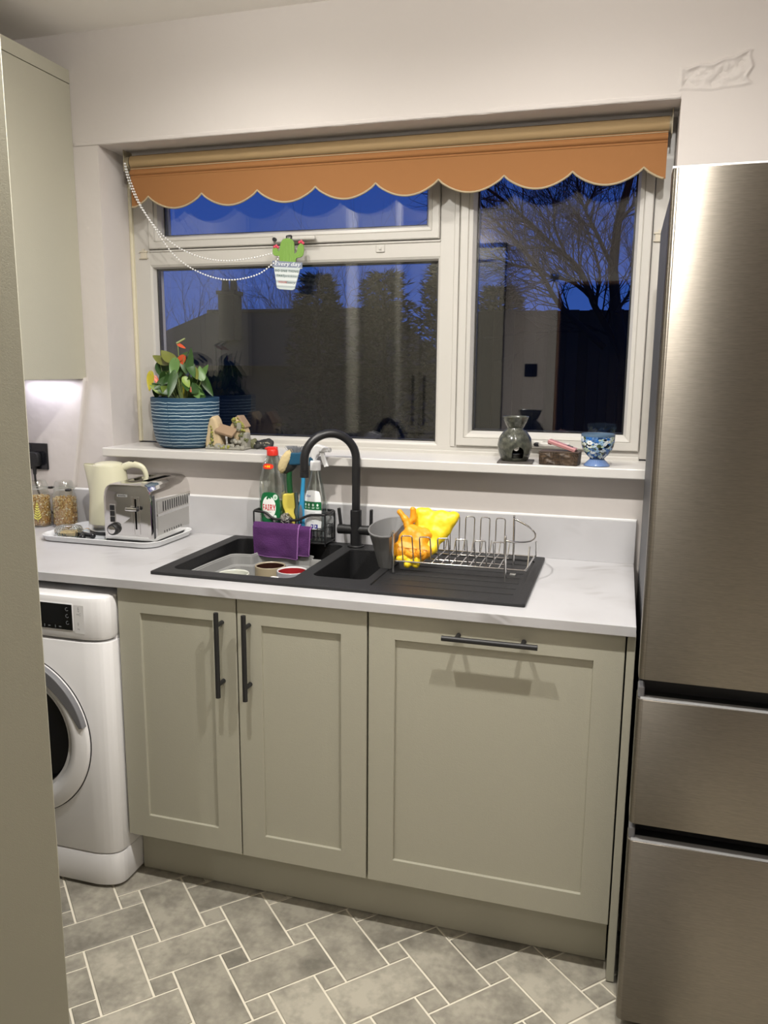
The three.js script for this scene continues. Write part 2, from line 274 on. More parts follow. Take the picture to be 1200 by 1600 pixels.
// ---------------------------------------------------------------- window
{
  const w = struct('window_1', null), zf = -0.163, zb = -0.23, F = M.upvc;
  // outer frame bars, their edges stepped
  const bar = (x0, y0, x1, y1, z = zf) => box(x0, y0, x1, y1, z, 0, 0).translate(0, 0, 0);
  const B = (x0, y0, x1, y1, z = zf) => box(x0, y0, zb, x1, y1, z, 0.003);
  part(w, 'frame_left', B(OX0, 1.176, -0.328, 2.137), F); part(w, 'frame_right', B(1.316, 1.176, OX1, 2.137), F);
  part(w, 'frame_head', B(-0.33, 2.085, 1.318, 2.137), F); part(w, 'frame_bottom', merge(B(-0.33, 1.16, 1.318, 1.199), B(-0.33, 1.16, 1.318, 1.183, zf + 0.006)), F);
  part(w, 'mullion', merge(B(0.692, 1.195, 0.7545, 2.09), B(0.7365, 1.195, 0.7525, 2.09, zf + 0.004)), F);
  part(w, 'transom', merge(B(-0.33, 1.782, 0.694, 1.8345), B(-0.33, 1.826, 0.694, 1.8335, zf + 0.004)), F);
  part(w, 'sealant', merge(box(OX0, 1.176, zf - 0.01, -0.388, 2.137, zf + 0.012, 0.004)), std(lin(0.62, 0.57, 0.42), 0.6));
  const sash = (name, x0, y0, x1, y1, ins, z) => part(w, name, mitre(x0, y0, x1, y1, [[0, zb], [0, z - 0.003], [0.003, z], [ins * 0.52, z], [ins * 0.55, z - 0.004], [ins * 0.60, z - 0.002], [ins * 0.82, z - 0.005], [ins, z - 0.022], [ins, zb]]), F);
  sash('top_sash', -0.3265, 1.8355, 0.691, 2.084, 0.043, zf + 0.012);
  sash('side_sash', 0.7565, 1.2, 1.3145, 2.084, 0.0465, zf + 0.012);
  part(w, 'glazing_bead', mitre(-0.329, 1.198, 0.693, 1.7825, [[0, zb], [0, zf - 0.002], [0.001, zf - 0.0015], [0.0055, zf - 0.004], [0.0095, zf - 0.02], [0.0095, zb]]), F);
  const pane = (name, x0, y0, x1, y1) => { for (const z of [-0.186, -0.206]) part(w, name, new THREE.PlaneGeometry(x1 - x0, y1 - y0).translate((x0 + x1) / 2, (y0 + y1) / 2, z), M.glass); part(w, 'spacer', mitre(x0, y0, x1, y1, [[0, -0.205], [0.006, -0.205], [0.006, -0.187], [0, -0.187]]), M.black); };
  pane('pane_top', -0.2845, 1.8775, 0.649, 2.043); pane('pane_left', -0.3205, 1.206, 0.6845, 1.774); pane('pane_right', 0.802, 1.2455, 1.269, 2.04);
  // fittings
  const latch = (x, y) => part(w, 'night_latch', merge(box(x - 0.014, y - 0.011, zf - 0.002, x + 0.014, y + 0.011, zf + 0.005, 0.002), box(x - 0.004, y - 0.004, zf, x + 0.004, y + 0.004, zf + 0.008, 0.001)), F);
  latch(0.5, 1.812);
  for (const [x, y] of [[1.335, 1.817], [-0.352, 1.818]]) part(w, 'hinge', merge(box(x - 0.012, y - 0.014, zf - 0.002, x + 0.012, y + 0.014, zf + 0.004, 0.001), box(x - 0.016, y - 0.012, zf, x + 0.016, y - 0.009, zf + 0.006), box(x - 0.016, y + 0.009, zf, x + 0.016, y + 0.012, zf + 0.006), box(x - 0.004, y + 0.012, zf, x + 0.004, y + 0.02, zf + 0.006)), std(lin(0.55, 0.5, 0.4), 0.5));
  const z = zf + 0.012;
  const h2 = part(w, 'handle', merge(box(1.0, 1.203, z - 0.004, 1.035, 1.225, z + 0.012, 0.006), box(1.02, 1.207, z + 0.008, 1.115, 1.221, z + 0.024, 0.006)), M.upvc, 'white window handle');
  part(h2, 'lock', new THREE.SphereGeometry(0.009, 16, 12).scale(1.2, 0.75, 0.4).translate(1.015, 1.213, z + 0.014), M.black, 'black lock button');
  const h1 = part(w, 'handle', merge(box(0.14, 1.838, z - 0.004, 0.2, 1.862, z + 0.012, 0.006), box(0.18, 1.842, z + 0.008, 0.292, 1.856, z + 0.024, 0.006)), M.upvc, 'white window handle');
  part(h1, 'lock', new THREE.CylinderGeometry(0.006, 0.006, 0.012, 16).rotateX(Math.PI / 2).translate(0.15, 1.848, z + 0.016), M.black, 'black lock button');
}
{
  const s = struct('window_sill', metric(merge(box(OX0 - 0.004, 1.143, -0.2, OX1 + 0.004, 1.172, 0.06, 0.004))), M.sillPaint);
  s.name = 'trim_1';
}
// ---------------------------------------------------------------- worktop and cupboards
const WT = 0.892, SX0 = 0.0695, SX1 = 1.0695, SZ0 = 0.039, SZ1 = 0.539;
{
  const w = thing('worktop', 'white marble-effect laminate worktop running under the window', 'worktop');
  const hx0 = SX0 + 0.02, hx1 = SX1 - 0.02, hz0 = SZ0 + 0.012, hz1 = SZ1 - 0.02, b = WT - 0.0242;
  const outer = shape([[XL, 0], [1.3185, 0], [1.3185, 0.608], [XL, 0.608]]); outer.holes.push(new THREE.Path([V2(hx0, hz0), V2(hx0, hz1), V2(hx1, hz1), V2(hx1, hz0)]));
  part(w, 'top', metric(lying(outer, WT - b, 0.0015).translate(0, b, 0)), M.worktop);
  const u = thing('upstand', 'low white marble-effect upstand along the back of the worktop', 'upstand');
  part(u, 'strip', metric(box(-0.57, WT, 0.0005, 1.3185, 1.0165, 0.013, 0.0008), 0.2, 0.3), M.worktop);
  part(u, 'sealant', sweep([V(-0.57, 1.0175, 0.004), V(1.3185, 1.0175, 0.004)], 0.0045, 6), M.whitePlastic, 'white sealant bead');
}
function barHandle(parent, L, vertical) {
  const h = part(parent, 'handle', vertical ? new THREE.CylinderGeometry(0.0064, 0.0064, L, 20).translate(0, 0, 0.032) : new THREE.CylinderGeometry(0.0064, 0.0064, L, 20).rotateZ(Math.PI / 2).translate(0, 0, 0.032), M.black, 'black bar handle');
  const q = L / 2 - 0.034; for (const s of [-1, 1]) { const g = new THREE.CylinderGeometry(0.0058, 0.0058, 0.031, 16).rotateX(Math.PI / 2).translate(vertical ? 0 : s * q, vertical ? s * q : 0, 0.0155); h.geometry = merge(h.geometry, g); }
  return h;
}
// shaker door: flat mitred frame, recessed panel
function shaker(parent, name, w, h, rail = 0.0665, mat = M.sage) {
  const d = part(parent, name, mitre(0, 0, w, h, [[0, 0], [0, 0.0185], [0.0012, 0.0198], [rail - 0.0005, 0.0198], [rail, 0.0192], [rail, 0.011]]), mat);
  part(d, 'panel', metric(box(rail - 0.006, rail - 0.006, 0, w - rail + 0.006, h - rail + 0.006, 0.0115)), mat); return d;
}
const DY0 = 0.15, DH = 0.716, DZ = 0.572;
function carcass(t, w, z0 = 0.05) { return part(t, 'carcass', merge(box(0.001, 0.15, z0, 0.018, 0.866, 0.571), box(w - 0.018, 0.15, z0, w - 0.001, 0.866, 0.571), box(0.001, 0.15, z0, w - 0.001, 0.168, 0.571), box(0.018, 0.82, 0.551, w - 0.018, 0.866, 0.571), box(0.001, 0.15, z0, w - 0.001, 0.5, z0 + 0.01)), M.sageDark); }
{
  const t = thing('base_cabinet', 'sage base cupboard under the sink with two shaker doors and upright black handles', 'cabinet', [0, 0, 0]);
  carcass(t, 0.7);
  const a = shaker(t, 'door', 0.346, DH); a.position.set(0.002, DY0, DZ); const ha = barHandle(a, 0.226, true); ha.position.set(0.346 - 0.0385, 0.569, 0.0198);
  const b = shaker(t, 'door', 0.346, DH); b.position.set(0.352, DY0, DZ); const hb = barHandle(b, 0.226, true); hb.position.set(0.0335, 0.569, 0.0198);
  const d = thing('base_cabinet', 'wide single sage shaker door with a horizontal black bar handle', 'cabinet', [0.7, 0, 0]);
  carcass(d, 0.6);
  const c = shaker(d, 'door', 0.5955, DH); c.position.set(0.003, DY0, DZ); const hc = barHandle(c, 0.22, false); hc.position.set(0.297, 0.677, 0.0198);
  const p = thing('end_panel', 'narrow upright sage end panel between base cupboard and fridge', 'panel', [1.311, 0.003, 0.3]);
  part(p, 'board', metric(box(-0.009, 0, -0.27, 0.009, 0.8645, 0.293, 0.001)), M.sage);
  const k = thing('kickboard', 'sage kickboard along the floor under the base cupboards', 'kickboard', [0.65, 0.003, 0.517]);
  part(k, 'board', metric(box(-0.652, 0, -0.008, 0.648, 0.146, 0.008, 0.001)), M.sage);
}
// wall cupboard left of the window
{
  const t = thing('wall_cabinet', 'tall sage wall cupboard hung left of the window', 'cabinet', [XL, 1.397, 0]);
  part(t, 'carcass', metric(box(0.002, 0.002, 0.002, 0.288, 0.968, 0.878)), M.sage);
  part(t, 'door', metric(box(0.289, 0, 0.001, 0.308, 0.928, 0.42, 0.001)), M.sage); part(t, 'door', metric(box(0.289, 0, 0.423, 0.308, 0.928, 0.878, 0.001)), M.sage);
  part(t, 'cornice', metric(box(0.002, 0.93, 0.001, 0.309, 0.97, 0.878, 0.001)), M.sage);
  for (const [x, z] of LED) part(t, 'strip_light', box(x - XL - 0.1, 0.0005, z - 0.015, x - XL + 0.1, 0.004, z + 0.015, 0.001), std(0xffffff, 0.5, { emissive: lin(0.86, 0.86, 1), emissiveIntensity: 3 }), 'cool white strip light');
}
// tall unit in the foreground
{
  const t = thing('tall_cabinet', 'plain floor-to-ceiling sage panel of the tall unit at the near left edge', 'cabinet', [XL, 0, 0.9]);
  part(t, 'carcass', metric(box(0.002, 0.1, 0.0, 0.80, 2.33, 0.2)), M.sage);
  part(t, 'plinth', metric(box(0.002, 0, 0.02, 0.76, 0.099, 0.2)), M.sageDark);
  part(t, 'end_panel', metric(lying(shape([[0.002, 0.201], [0.978, 0.201], [1.0015, 0.2195], [1.001, 0.2205], [0.002, 0.2205]]), 2.4)), M.sage);
}
// tall cupboards behind the camera, seen in the window glass
for (let i = 0; i < 2; i++) {
  const t = thing('larder_cabinet', ['tall sage larder cupboard behind the camera mirrored by its handle in the glass', 'tall sage larder cupboard next to the doorway behind the camera'][i], 'cabinet', [-0.775 + i * 0.6 + 0.6, 0, ZR - 0.001], Math.PI);
  part(t, 'carcass', metric(box(0.001, 0, 0.0, 0.599, 2.3, 0.05)), M.sageDark);
  const a = shaker(t, 'door', 0.594, 0.86, 0.08); a.position.set(0.003, 0.1, 0.051); const b = shaker(t, 'door', 0.594, 1.3, 0.08); b.position.set(0.003, 0.965, 0.051);
  const h = barHandle(b, 0.36, true); h.position.set(i ? 0.555 : 0.04, 0.24, 0.0198); const h2 = barHandle(a, 0.2, true); h2.position.set(i ? 0.555 : 0.04, 0.72, 0.0198);
}
{
  const t = thing('thermostat', 'small square black wall control mirrored in the window glass', 'thermostat', [0.62, 1.43, ZR], Math.PI);
  part(t, 'backplate', box(-0.045, -0.045, 0.0005, 0.045, 0.045, 0.006, 0.002), M.black); part(t, 'face', box(-0.042, -0.042, 0.0055, 0.042, 0.042, 0.016, 0.003), M.blackGloss);
}
// ---------------------------------------------------------------- fridge
{
  const t = thing('fridge_freezer', 'tall brushed stainless steel fridge freezer with two lower drawers', 'fridge', [1.325, 0, 0.06]);
  const zf = 0.68, W = 0.6;
  part(t, 'body', box(0.006, 0.05, 0.0, W - 0.006, 1.80, 0.622, 0.006), M.darkMetal, 'dark grey side casing');
  for (const x of [0.02, 0.54]) for (const z of [0.02, 0.54]) part(t, 'foot', box(x, 0, z, x + 0.04, 0.05, z + 0.05, 0.004), M.black);
  const skin = (y0, y1) => {       // plan outline with softly rounded front edges, u runs up the sheet
    const s = new THREE.Shape(), r = 0.012; s.moveTo(0, 0.628); s.lineTo(0, zf - r); s.absarc(r, zf - r, r, Math.PI, Math.PI / 2, true); s.lineTo(W - r, zf); s.absarc(W - r, zf - r, r, Math.PI / 2, 0, true); s.lineTo(W, 0.628); s.lineTo(0, 0.628);
    const g = creased(lying(s, y1 - y0, 0.0015, 10).translate(0, y0, 0), 0.6), p = g.attributes.position, uv = new Float32Array(p.count * 2); for (let i = 0; i < p.count; i++) { uv[i * 2] = p.getY(i); uv[i * 2 + 1] = p.getX(i); } g.setAttribute('uv', new THREE.BufferAttribute(uv, 2)); return g;
  };
  for (const [y0, y1, n] of [[0.824, 1.805, 'door'], [0.505, 0.781, 'drawer'], [0.034, 0.465, 'drawer']]) {
    const d = part(t, n, skin(y0, y1), M.steel);
    part(d, 'liner', box(0.004, y0 + 0.004, 0.6225, W - 0.004, y1 - 0.004, 0.631, 0.002), M.greyPlastic, 'grey plastic liner');
    if (n === 'drawer') { part(d, 'grip', box(0.006, y1 - 0.002, 0.655, W - 0.006, y1 + 0.002, zf - 0.002, 0.0012), std(lin(0.3, 0.3, 0.3), 0.35), 'grey grip edge'); part(d, 'recess', merge(box(0.004, y1 - 0.002, 0.6225, W - 0.004, y1 + 0.042, 0.628), box(0.006, y1 - 0.003, 0.628, W - 0.006, y1 + 0.001, 0.657)), M.black, 'black finger recess'); }
    if (n === 'drawer') part(d, 'side_cap', box(0.001, y1 - 0.002, 0.632, 0.014, y1 + 0.024, zf - 0.012, 0.004), std(lin(0.16, 0.16, 0.17), 0.4), 'grey end cap');
    if (n === 'door') part(d, 'edge_trim', box(0.0, y1 - 0.001, 0.64, W, y1 + 0.003, zf - 0.002, 0.001), M.whitePlastic, 'pale edge trim');
  }
}
// ---------------------------------------------------------------- washing machine
{
  const t = thing('washing_machine', 'white front-loading washing machine with a black display left of the cupboards', 'washing machine', [-0.303, 0, 0.05]);
  const W = 0.298, zf = 0.596;
  const plan = (inset) => { const s = new THREE.Shape(), w = W - inset; s.moveTo(-w, 0.2); s.lineTo(-w, zf - 0.05); s.bezierCurveTo(-w, zf - 0.02, -w + 0.02, zf - 0.006, -w + 0.07, zf - inset); s.lineTo(w - 0.07, zf - inset); s.bezierCurveTo(w - 0.02, zf - 0.006, w, zf - 0.02, w, zf - 0.05); s.lineTo(w, 0.2); s.lineTo(-w, 0.2); return s; };
  part(t, 'casing', box(-W + 0.002, 0.0125, 0, W - 0.002, 0.8435, 0.54, 0.004), M.whiteGoods);
  part(t, 'kick_panel', creased(lying(plan(0), 0.094, 0.004, 20).translate(0, 0.01, 0)), M.whiteGoods);
  part(t, 'front_panel', creased(lying(plan(0), 0.611, 0.0025, 20).translate(0, 0.108, 0)), M.whiteGoods);
  const cp = part(t, 'control_panel', creased(lying(plan(0), 0.122, 0.014, 20).translate(0, 0.7225, 0)), M.whiteGoods);
  for (const x of [-0.26, 0.21]) for (const z of [0.05, 0.45]) part(t, 'foot', box(x, 0, z, x + 0.05, 0.0125, z + 0.05), M.black);
  const bez = part(cp, 'display_bezel', box(-0.082, 0.748, zf - 0.01, 0.207, 0.826, zf + 0.0012, 0.004), M.whitePlastic);
  const disp = paint(512, 128, (x, w, h) => { x.fillStyle = '#0b0c0d'; x.fillRect(0, 0, w, h); x.strokeStyle = '#8f9496'; x.lineWidth = 3; x.fillStyle = '#8f9496'; for (let i = 0; i < 3; i++) { x.beginPath(); x.arc(485, 24 + i * 34, 8, 0.4, 5.2); x.stroke(); } for (let i = 0; i < 7; i++) { x.fillRect(40 + i * 62, 108, 4, 14); x.fillRect(62 + i * 62, 112, 14, 5); } x.fillStyle = '#131518'; x.fillRect(12, 8, 440, 92); });
  part(cp, 'display', flat(box(-0.078, 0.752, zf, 0.203, 0.822, zf + 0.0022, 0)).clone(), phys(0xffffff, 0.15, { map: disp }), 'black glossy display');
  const print = paint(256, 256, (x, w, h) => { x.fillStyle = '#e6e5e5'; x.fillRect(0, 0, w, h); x.fillStyle = '#77777c'; x.strokeStyle = '#77777c'; x.lineWidth = 5; x.beginPath(); x.arc(120, 44, 13, 0, 7); x.moveTo(108, 40); x.quadraticCurveTo(108, 18, 126, 14); x.stroke(); x.lineWidth = 2; x.font = 'italic 17px sans-serif'; x.fillText('FreshCare', 62, 88); x.beginPath(); x.ellipse(158, 82, 20, 11, -0.3, 0, 6); x.stroke(); x.beginPath(); x.arc(98, 170, 15, 0, 7); x.stroke(); x.beginPath(); x.moveTo(92, 162); x.lineTo(104, 170); x.lineTo(92, 178); x.fill(); x.fillRect(107, 163, 3, 14); x.font = 'italic 19px sans-serif'; x.fillText('10+7kg', 66, 222); });
  part(cp, 'printed_marks', new THREE.PlaneGeometry(0.03, 0.078).translate(0.2235, 0.783, zf + 0.0005), phys(0xffffff, 0.22, { map: print }));
  const CY = 0.435, R = 0.236;
  const dz = (g) => g.rotateX(Math.PI / 2).translate(0, CY, zf);
  const ring = part(t, 'door', dz(lathe([[R - 0.001, -0.004], [R, 0.004], [R - 0.006, 0.013], [R - 0.03, 0.021], [R - 0.045, 0.020], [R - 0.058, 0.008], [R - 0.066, -0.01]], 72)), M.whiteGoods);
  part(ring, 'glass', dz(lathe([[R - 0.064, -0.006], [R - 0.075, 0.004], [0.10, 0.010], [0, 0.012]], 64)), phys(lin(0.006, 0.006, 0.007), 0.06), 'dark door glass');
  part(ring, 'seam', dz(new THREE.TorusGeometry(R + 0.001, 0.0016, 6, 90).rotateX(Math.PI / 2)), M.black);
  const cres = new THREE.Shape(); { const A0 = 0.22, A1 = 1.75; cres.absarc(0, 0, R - 0.001, A0, A1, false); const ip = []; for (let i = 0; i <= 24; i++) { const k = i / 24, a = mix(A1, A0, k), r = R - 0.001 - 0.034 * Math.pow(Math.sin(Math.PI * clamp(1 - k * 0.96)), 0.5); ip.push([r * Math.cos(a), r * Math.sin(a)]); } ip.forEach(([x, y]) => cres.lineTo(x, y)); }
  part(ring, 'hand_grip', slab(cres, 0.024, 0.002, 40).translate(0, CY, zf - 0.001), std(lin(0.17, 0.17, 0.18), 0.3), 'grey grip recess');
}

// ---------------------------------------------------------------- sink
{
  const t = thing('sink', 'black granite sink with one and a half bowls and drainer set in the worktop', 'sink', [SX0, WT, SZ0]);
  const X = (x) => x - SX0, Z = (z) => z - SZ0, rp = (x0, z0, x1, z1, r) => roundRect(X(x0), Z(z0), X(x1), Z(z1), r);
  const bowls = [[0.106, 0.072, 0.461, 0.493, 0.028], [0.497, 0.113, 0.648, 0.446, 0.024]], dr = [0.672, 0.088, 1.046, 0.497, 0.02];
  const plate = rp(SX0, SZ0, SX1, SZ1, 0.006); for (const b of [...bowls, dr]) plate.holes.push(new THREE.Path(rp(...b).getPoints(8)));
  part(t, 'rim', lying(plate, 0.0085, 0.0015, 8).translate(0, 0.0002, 0), M.granite);
  for (const [x0, z0, x1, z1, r] of bowls) {
    const ring = rp(x0 - 0.006, z0 - 0.006, x1 + 0.006, z1 + 0.006, r + 0.006); ring.holes.push(new THREE.Path(rp(x0, z0, x1, z1, r).getPoints(8)));
    const b = part(t, 'bowl', merge(lying(ring, 0.137, 0, 8).translate(0, -0.136, 0), lying(rp(x0 - 0.006, z0 - 0.006, x1 + 0.006, z1 + 0.006, r + 0.006), 0.008, 0, 8).translate(0, -0.144, 0)), M.granite);
    part(b, 'drain', lathe([[0, 0.004], [0.03, 0.004], [0.042, 0.006], [0.045, 0]], 32).translate(X((x0 + x1) / 2), -0.136, Z(z0 + 0.08)), M.satin, 'steel drain');
  }
  const d = part(t, 'drainer', metric(lying(rp(dr[0] - 0.004, dr[1] - 0.004, dr[2] + 0.004, dr[3] + 0.004, 0.02), 0.004, 0, 8).translate(0, 0.0005, 0)), M.granite);
  for (let i = 0; i < 7; i++) part(d, 'rib', box(X(0.70), 0.0035, Z(0.13 + i * 0.052), X(1.03), 0.0056, Z(0.142 + i * 0.052), 0.0008), M.granite);
  part(t, 'badge', box(X(0.997), 0.0, Z(0.259), X(1.013), 0.0095, Z(0.274), 0.001), M.satin, 'small steel badge');
}
// washing-up bowl and the mugs in it
{
  const t = thing('washing_up_bowl', 'grey plastic washing-up bowl standing in the larger sink bowl', 'bowl', [0.283, 0.7562, 0.283]);
  const out = [[-0.162, 0.19], [-0.162, -0.105], [-0.10, -0.128], [-0.082, -0.17], [0.085, -0.17], [0.105, -0.128], [0.16, -0.105], [0.16, 0.19]].map(([x, z]) => V(x, 0, z));
  const curve = new THREE.CatmullRomCurve3(out, true, 'catmullrom', 0.25), N = 140, C = curve.getPoints(N).slice(0, N);
  const prof = [[0.80, 0.004], [0.84, 0.012], [0.905, 0.075], [0.91, 0.080], [0.955, 0.084], [0.975, 0.112], [1.0, 0.114], [1.0, 0.111], [0.962, 0.108], [0.94, 0.081], [0.89, 0.078], [0.82, 0.0], [0, 0.0]];
  prof.unshift([0, 0.004]); const pos = [], idx = []; prof.forEach(([s, y], k) => C.forEach((c, i) => { pos.push(c.x * s, y, c.z * s); if (k) { const a = (k - 1) * N + i, b = (k - 1) * N + (i + 1) % N, e = k * N + i, f = k * N + (i + 1) % N; idx.push(a, b, e, b, f, e); } }));
  const g = new THREE.BufferGeometry(); g.setAttribute('position', new THREE.Float32BufferAttribute(pos, 3)); g.setIndex(idx);
  part(t, 'shell', creased(g, 0.5), phys(lin(0.27, 0.27, 0.265), 0.35, { side: THREE.DoubleSide }));
}
function mug(label, x, z, r, h, outer, inner, ha, rimMat) {
  const t = thing('mug', label, 'mug', [x, 0.7605, z], ha);
  part(t, 'body', lathe([[0, 0], [r * 0.86, 0], [r * 0.97, 0.006], [r, 0.02], [r, h - 0.002], [r - 0.0012, h]], 48), outer);
  part(t, 'lining', lathe([[r - 0.0042, h - 0.003], [r - 0.0045, 0.02], [r * 0.7, 0.008], [0, 0.007]], 48), inner);
  part(t, 'rim', lathe([[r - 0.0008, h - 0.002], [r - 0.0014, h + 0.0006], [r - 0.0034, h + 0.0006], [r - 0.0043, h - 0.003]], 48), rimMat || outer);
  part(t, 'handle', tube([[0, h * 0.84, r - 0.002], [0, h * 0.86, r + 0.02], [0, h * 0.6, r + 0.032], [0, h * 0.3, r + 0.022], [0, h * 0.2, r - 0.002]], 0.0055, 40, 10).scale(1.4, 1, 1), rimMat || outer);
}
{
  const white = phys(lin(0.66, 0.67, 0.60), 0.18), tan = phys(lin(0.36, 0.30, 0.20), 0.25), brown = phys(lin(0.035, 0.014, 0.01), 0.2), red = phys(lin(0.36, 0.025, 0.03), 0.2), rimW = phys(lin(0.75, 0.72, 0.72), 0.2);
  mug('plain cream-white mug in the washing-up bowl', 0.226, 0.36, 0.0455, 0.103, white, white, -2.2);
  mug('tan mug with a dark brown inside in the washing-up bowl', 0.295, 0.26, 0.0455, 0.108, tan, brown, 1.75, phys(lin(0.42, 0.36, 0.26), 0.25));
  mug('grey mug with a bright red inside in the washing-up bowl', 0.392, 0.325, 0.0445, 0.116, phys(lin(0.33, 0.33, 0.36), 0.25), red, -0.75, rimW);
}
// tap
{
  const t = thing('tap', 'matt black swan-neck tap with two levers between the sink bowls', 'tap', [0.499, 0.9007, 0.076]);
  const m = std(lin(0.012, 0.012, 0.013), 0.38);
  part(t, 'base_flange', lathe([[0, 0.006], [0.022, 0.006], [0.0255, 0.004], [0.0265, 0], [0, 0]], 40), m);
  part(t, 'body', merge(lathe([[0.0175, 0.005], [0.0175, 0.112], [0.0165, 0.1135], [0.0125, 0.114]], 32), new THREE.CylinderGeometry(0.0145, 0.0145, 0.11, 28).rotateZ(Math.PI / 2).translate(0, 0.052, 0)), m);
  const R = 0.0805, top = 0.268, dir = V(-0.805, 0, 0.593), pts = [V(0, 0.10, 0), V(0, 0.14, 0)];
  for (let i = 0; i <= 28; i++) { const a = Math.PI * (i / 28); pts.push(V(0, top + Math.sin(a) * R, 0).addScaledVector(dir, R - Math.cos(a) * R)); }
  const end = dir.clone().multiplyScalar(2 * R); pts.push(end.clone().setY(top - 0.02), end.clone().setY(top - 0.042));
  const sp = part(t, 'spout', sweep(pts, 0.0127, 20), m);
  part(sp, 'nozzle', new THREE.CylinderGeometry(0.0133, 0.013, 0.016, 24).translate(end.x, top - 0.04, end.z), m);
  for (const s of [-1, 1]) {
    const l = part(t, 'lever', merge(new THREE.CylinderGeometry(0.0152, 0.0152, 0.02, 28).rotateZ(Math.PI / 2).translate(s * 0.047, 0.052, 0), box(-0.0045, 0, -0.006, 0.0045, 0.062, 0.006, 0.003).rotateZ(s < 0 ? 0.12 : -0.02).translate(s * 0.048, 0.056, 0)), m);
  }
}
// wire caddy behind the sink
const CB = 0.9007;
{
  const t = thing('sink_caddy', 'black wire caddy holding washing-up things behind the sink bowl', 'caddy', [0.289, CB, 0.058]);
  const x0 = -0.116, x1 = 0.121, z0 = -0.034, z1 = 0.052, yt = 0.098, m = M.black;
  const band = (pts) => { const g = sweep(pts.map((p) => V(...p)), 0.005, 8); return g; };
  part(t, 'top_rail', merge(wire([[x0, yt, z0], [x0, yt, z1], [-0.075, yt - 0.002, z1], [-0.05, yt - 0.022, z1], [0.03, yt - 0.022, z1], [0.072, yt - 0.002, z1], [x1, yt, z1], [x1, yt, z0], [x0, yt, z0]], 0.0042, 0.012, 8)), m);
  for (const x of [x0, x1]) for (const z of [z0, z1]) part(t, 'post', sweep([V(x, 0, z), V(x, yt, z)], 0.0026, 8), m);
  part(t, 'base_rail', wire([[x0, 0.008, z0], [x0, 0.008, z1], [x1, 0.008, z1], [x1, 0.008, z0], [x0, 0.008, z0]], 0.0026), m);
  part(t, 'front_rail', wire([[x0, 0.05, z1 + 0.004], [x1, 0.05, z1 + 0.004]], 0.0024), m);
  part(t, 'tray', box(x0, 0.0045, z0, x1, 0.0085, z1, 0.001), m);
  part(t, 'shelf', box(-0.042, 0.05, -0.03, 0.045, 0.053, z1 + 0.002, 0.001), m);
  for (const z of [z0, z1]) for (let i = 0; i < 4; i++) { const x = -0.095 + i * 0.062 + (i > 1 ? 0.012 : 0); part(t, 'hoop', wire([[x - 0.008, 0.008, z], [x - 0.008, 0.055, z], [x + 0.008, 0.055, z], [x + 0.008, 0.008, z]], 0.0016, 0.006, 6), m); }
  for (let i = 0; i < 2; i++) { const z = -0.012 + i * 0.022; part(t, 'hoop', wire([[x1, 0.03, z - 0.006], [x1, 0.06, z - 0.006], [x1, 0.06, z + 0.006], [x1, 0.03, z + 0.006], [x1, 0.03, z - 0.006]], 0.0015, 0.004, 6), m); }
}
// curved label on a squashed lathe body
function wrapLabel(pts, p0, pl, sz, off, round = 0) { const curve = new THREE.CatmullRomCurve3(pts.map(([x, y]) => V(x, y, 0))), Q = curve.getPoints(40).map((p) => [p.x, p.y]); const g = new THREE.LatheGeometry(Q.map(([x, y]) => V2(x + off, y)), 24, p0, pl); const uv = g.attributes.uv, y0 = Q[0][1], y1 = Q[40][1], p = g.attributes.position; for (let i = 0; i < uv.count; i++) { const v = (p.getY(i) - y0) / (y1 - y0); if (round) { const s = Math.pow(Math.max(0, 1 - Math.pow(Math.abs(2 * v - 1), round)), 1 / round) * 0.98 + 0.02, r = Math.hypot(p.getX(i), p.getZ(i)), u = 0.5 + (uv.getX(i) - 0.5) * s, a = p0 + u * pl; p.setX(i, r * Math.sin(a)); p.setZ(i, r * Math.cos(a)); uv.setX(i, u); } uv.setY(i, v); } g.scale(1, 1, sz); g.computeVertexNormals(); return g; }
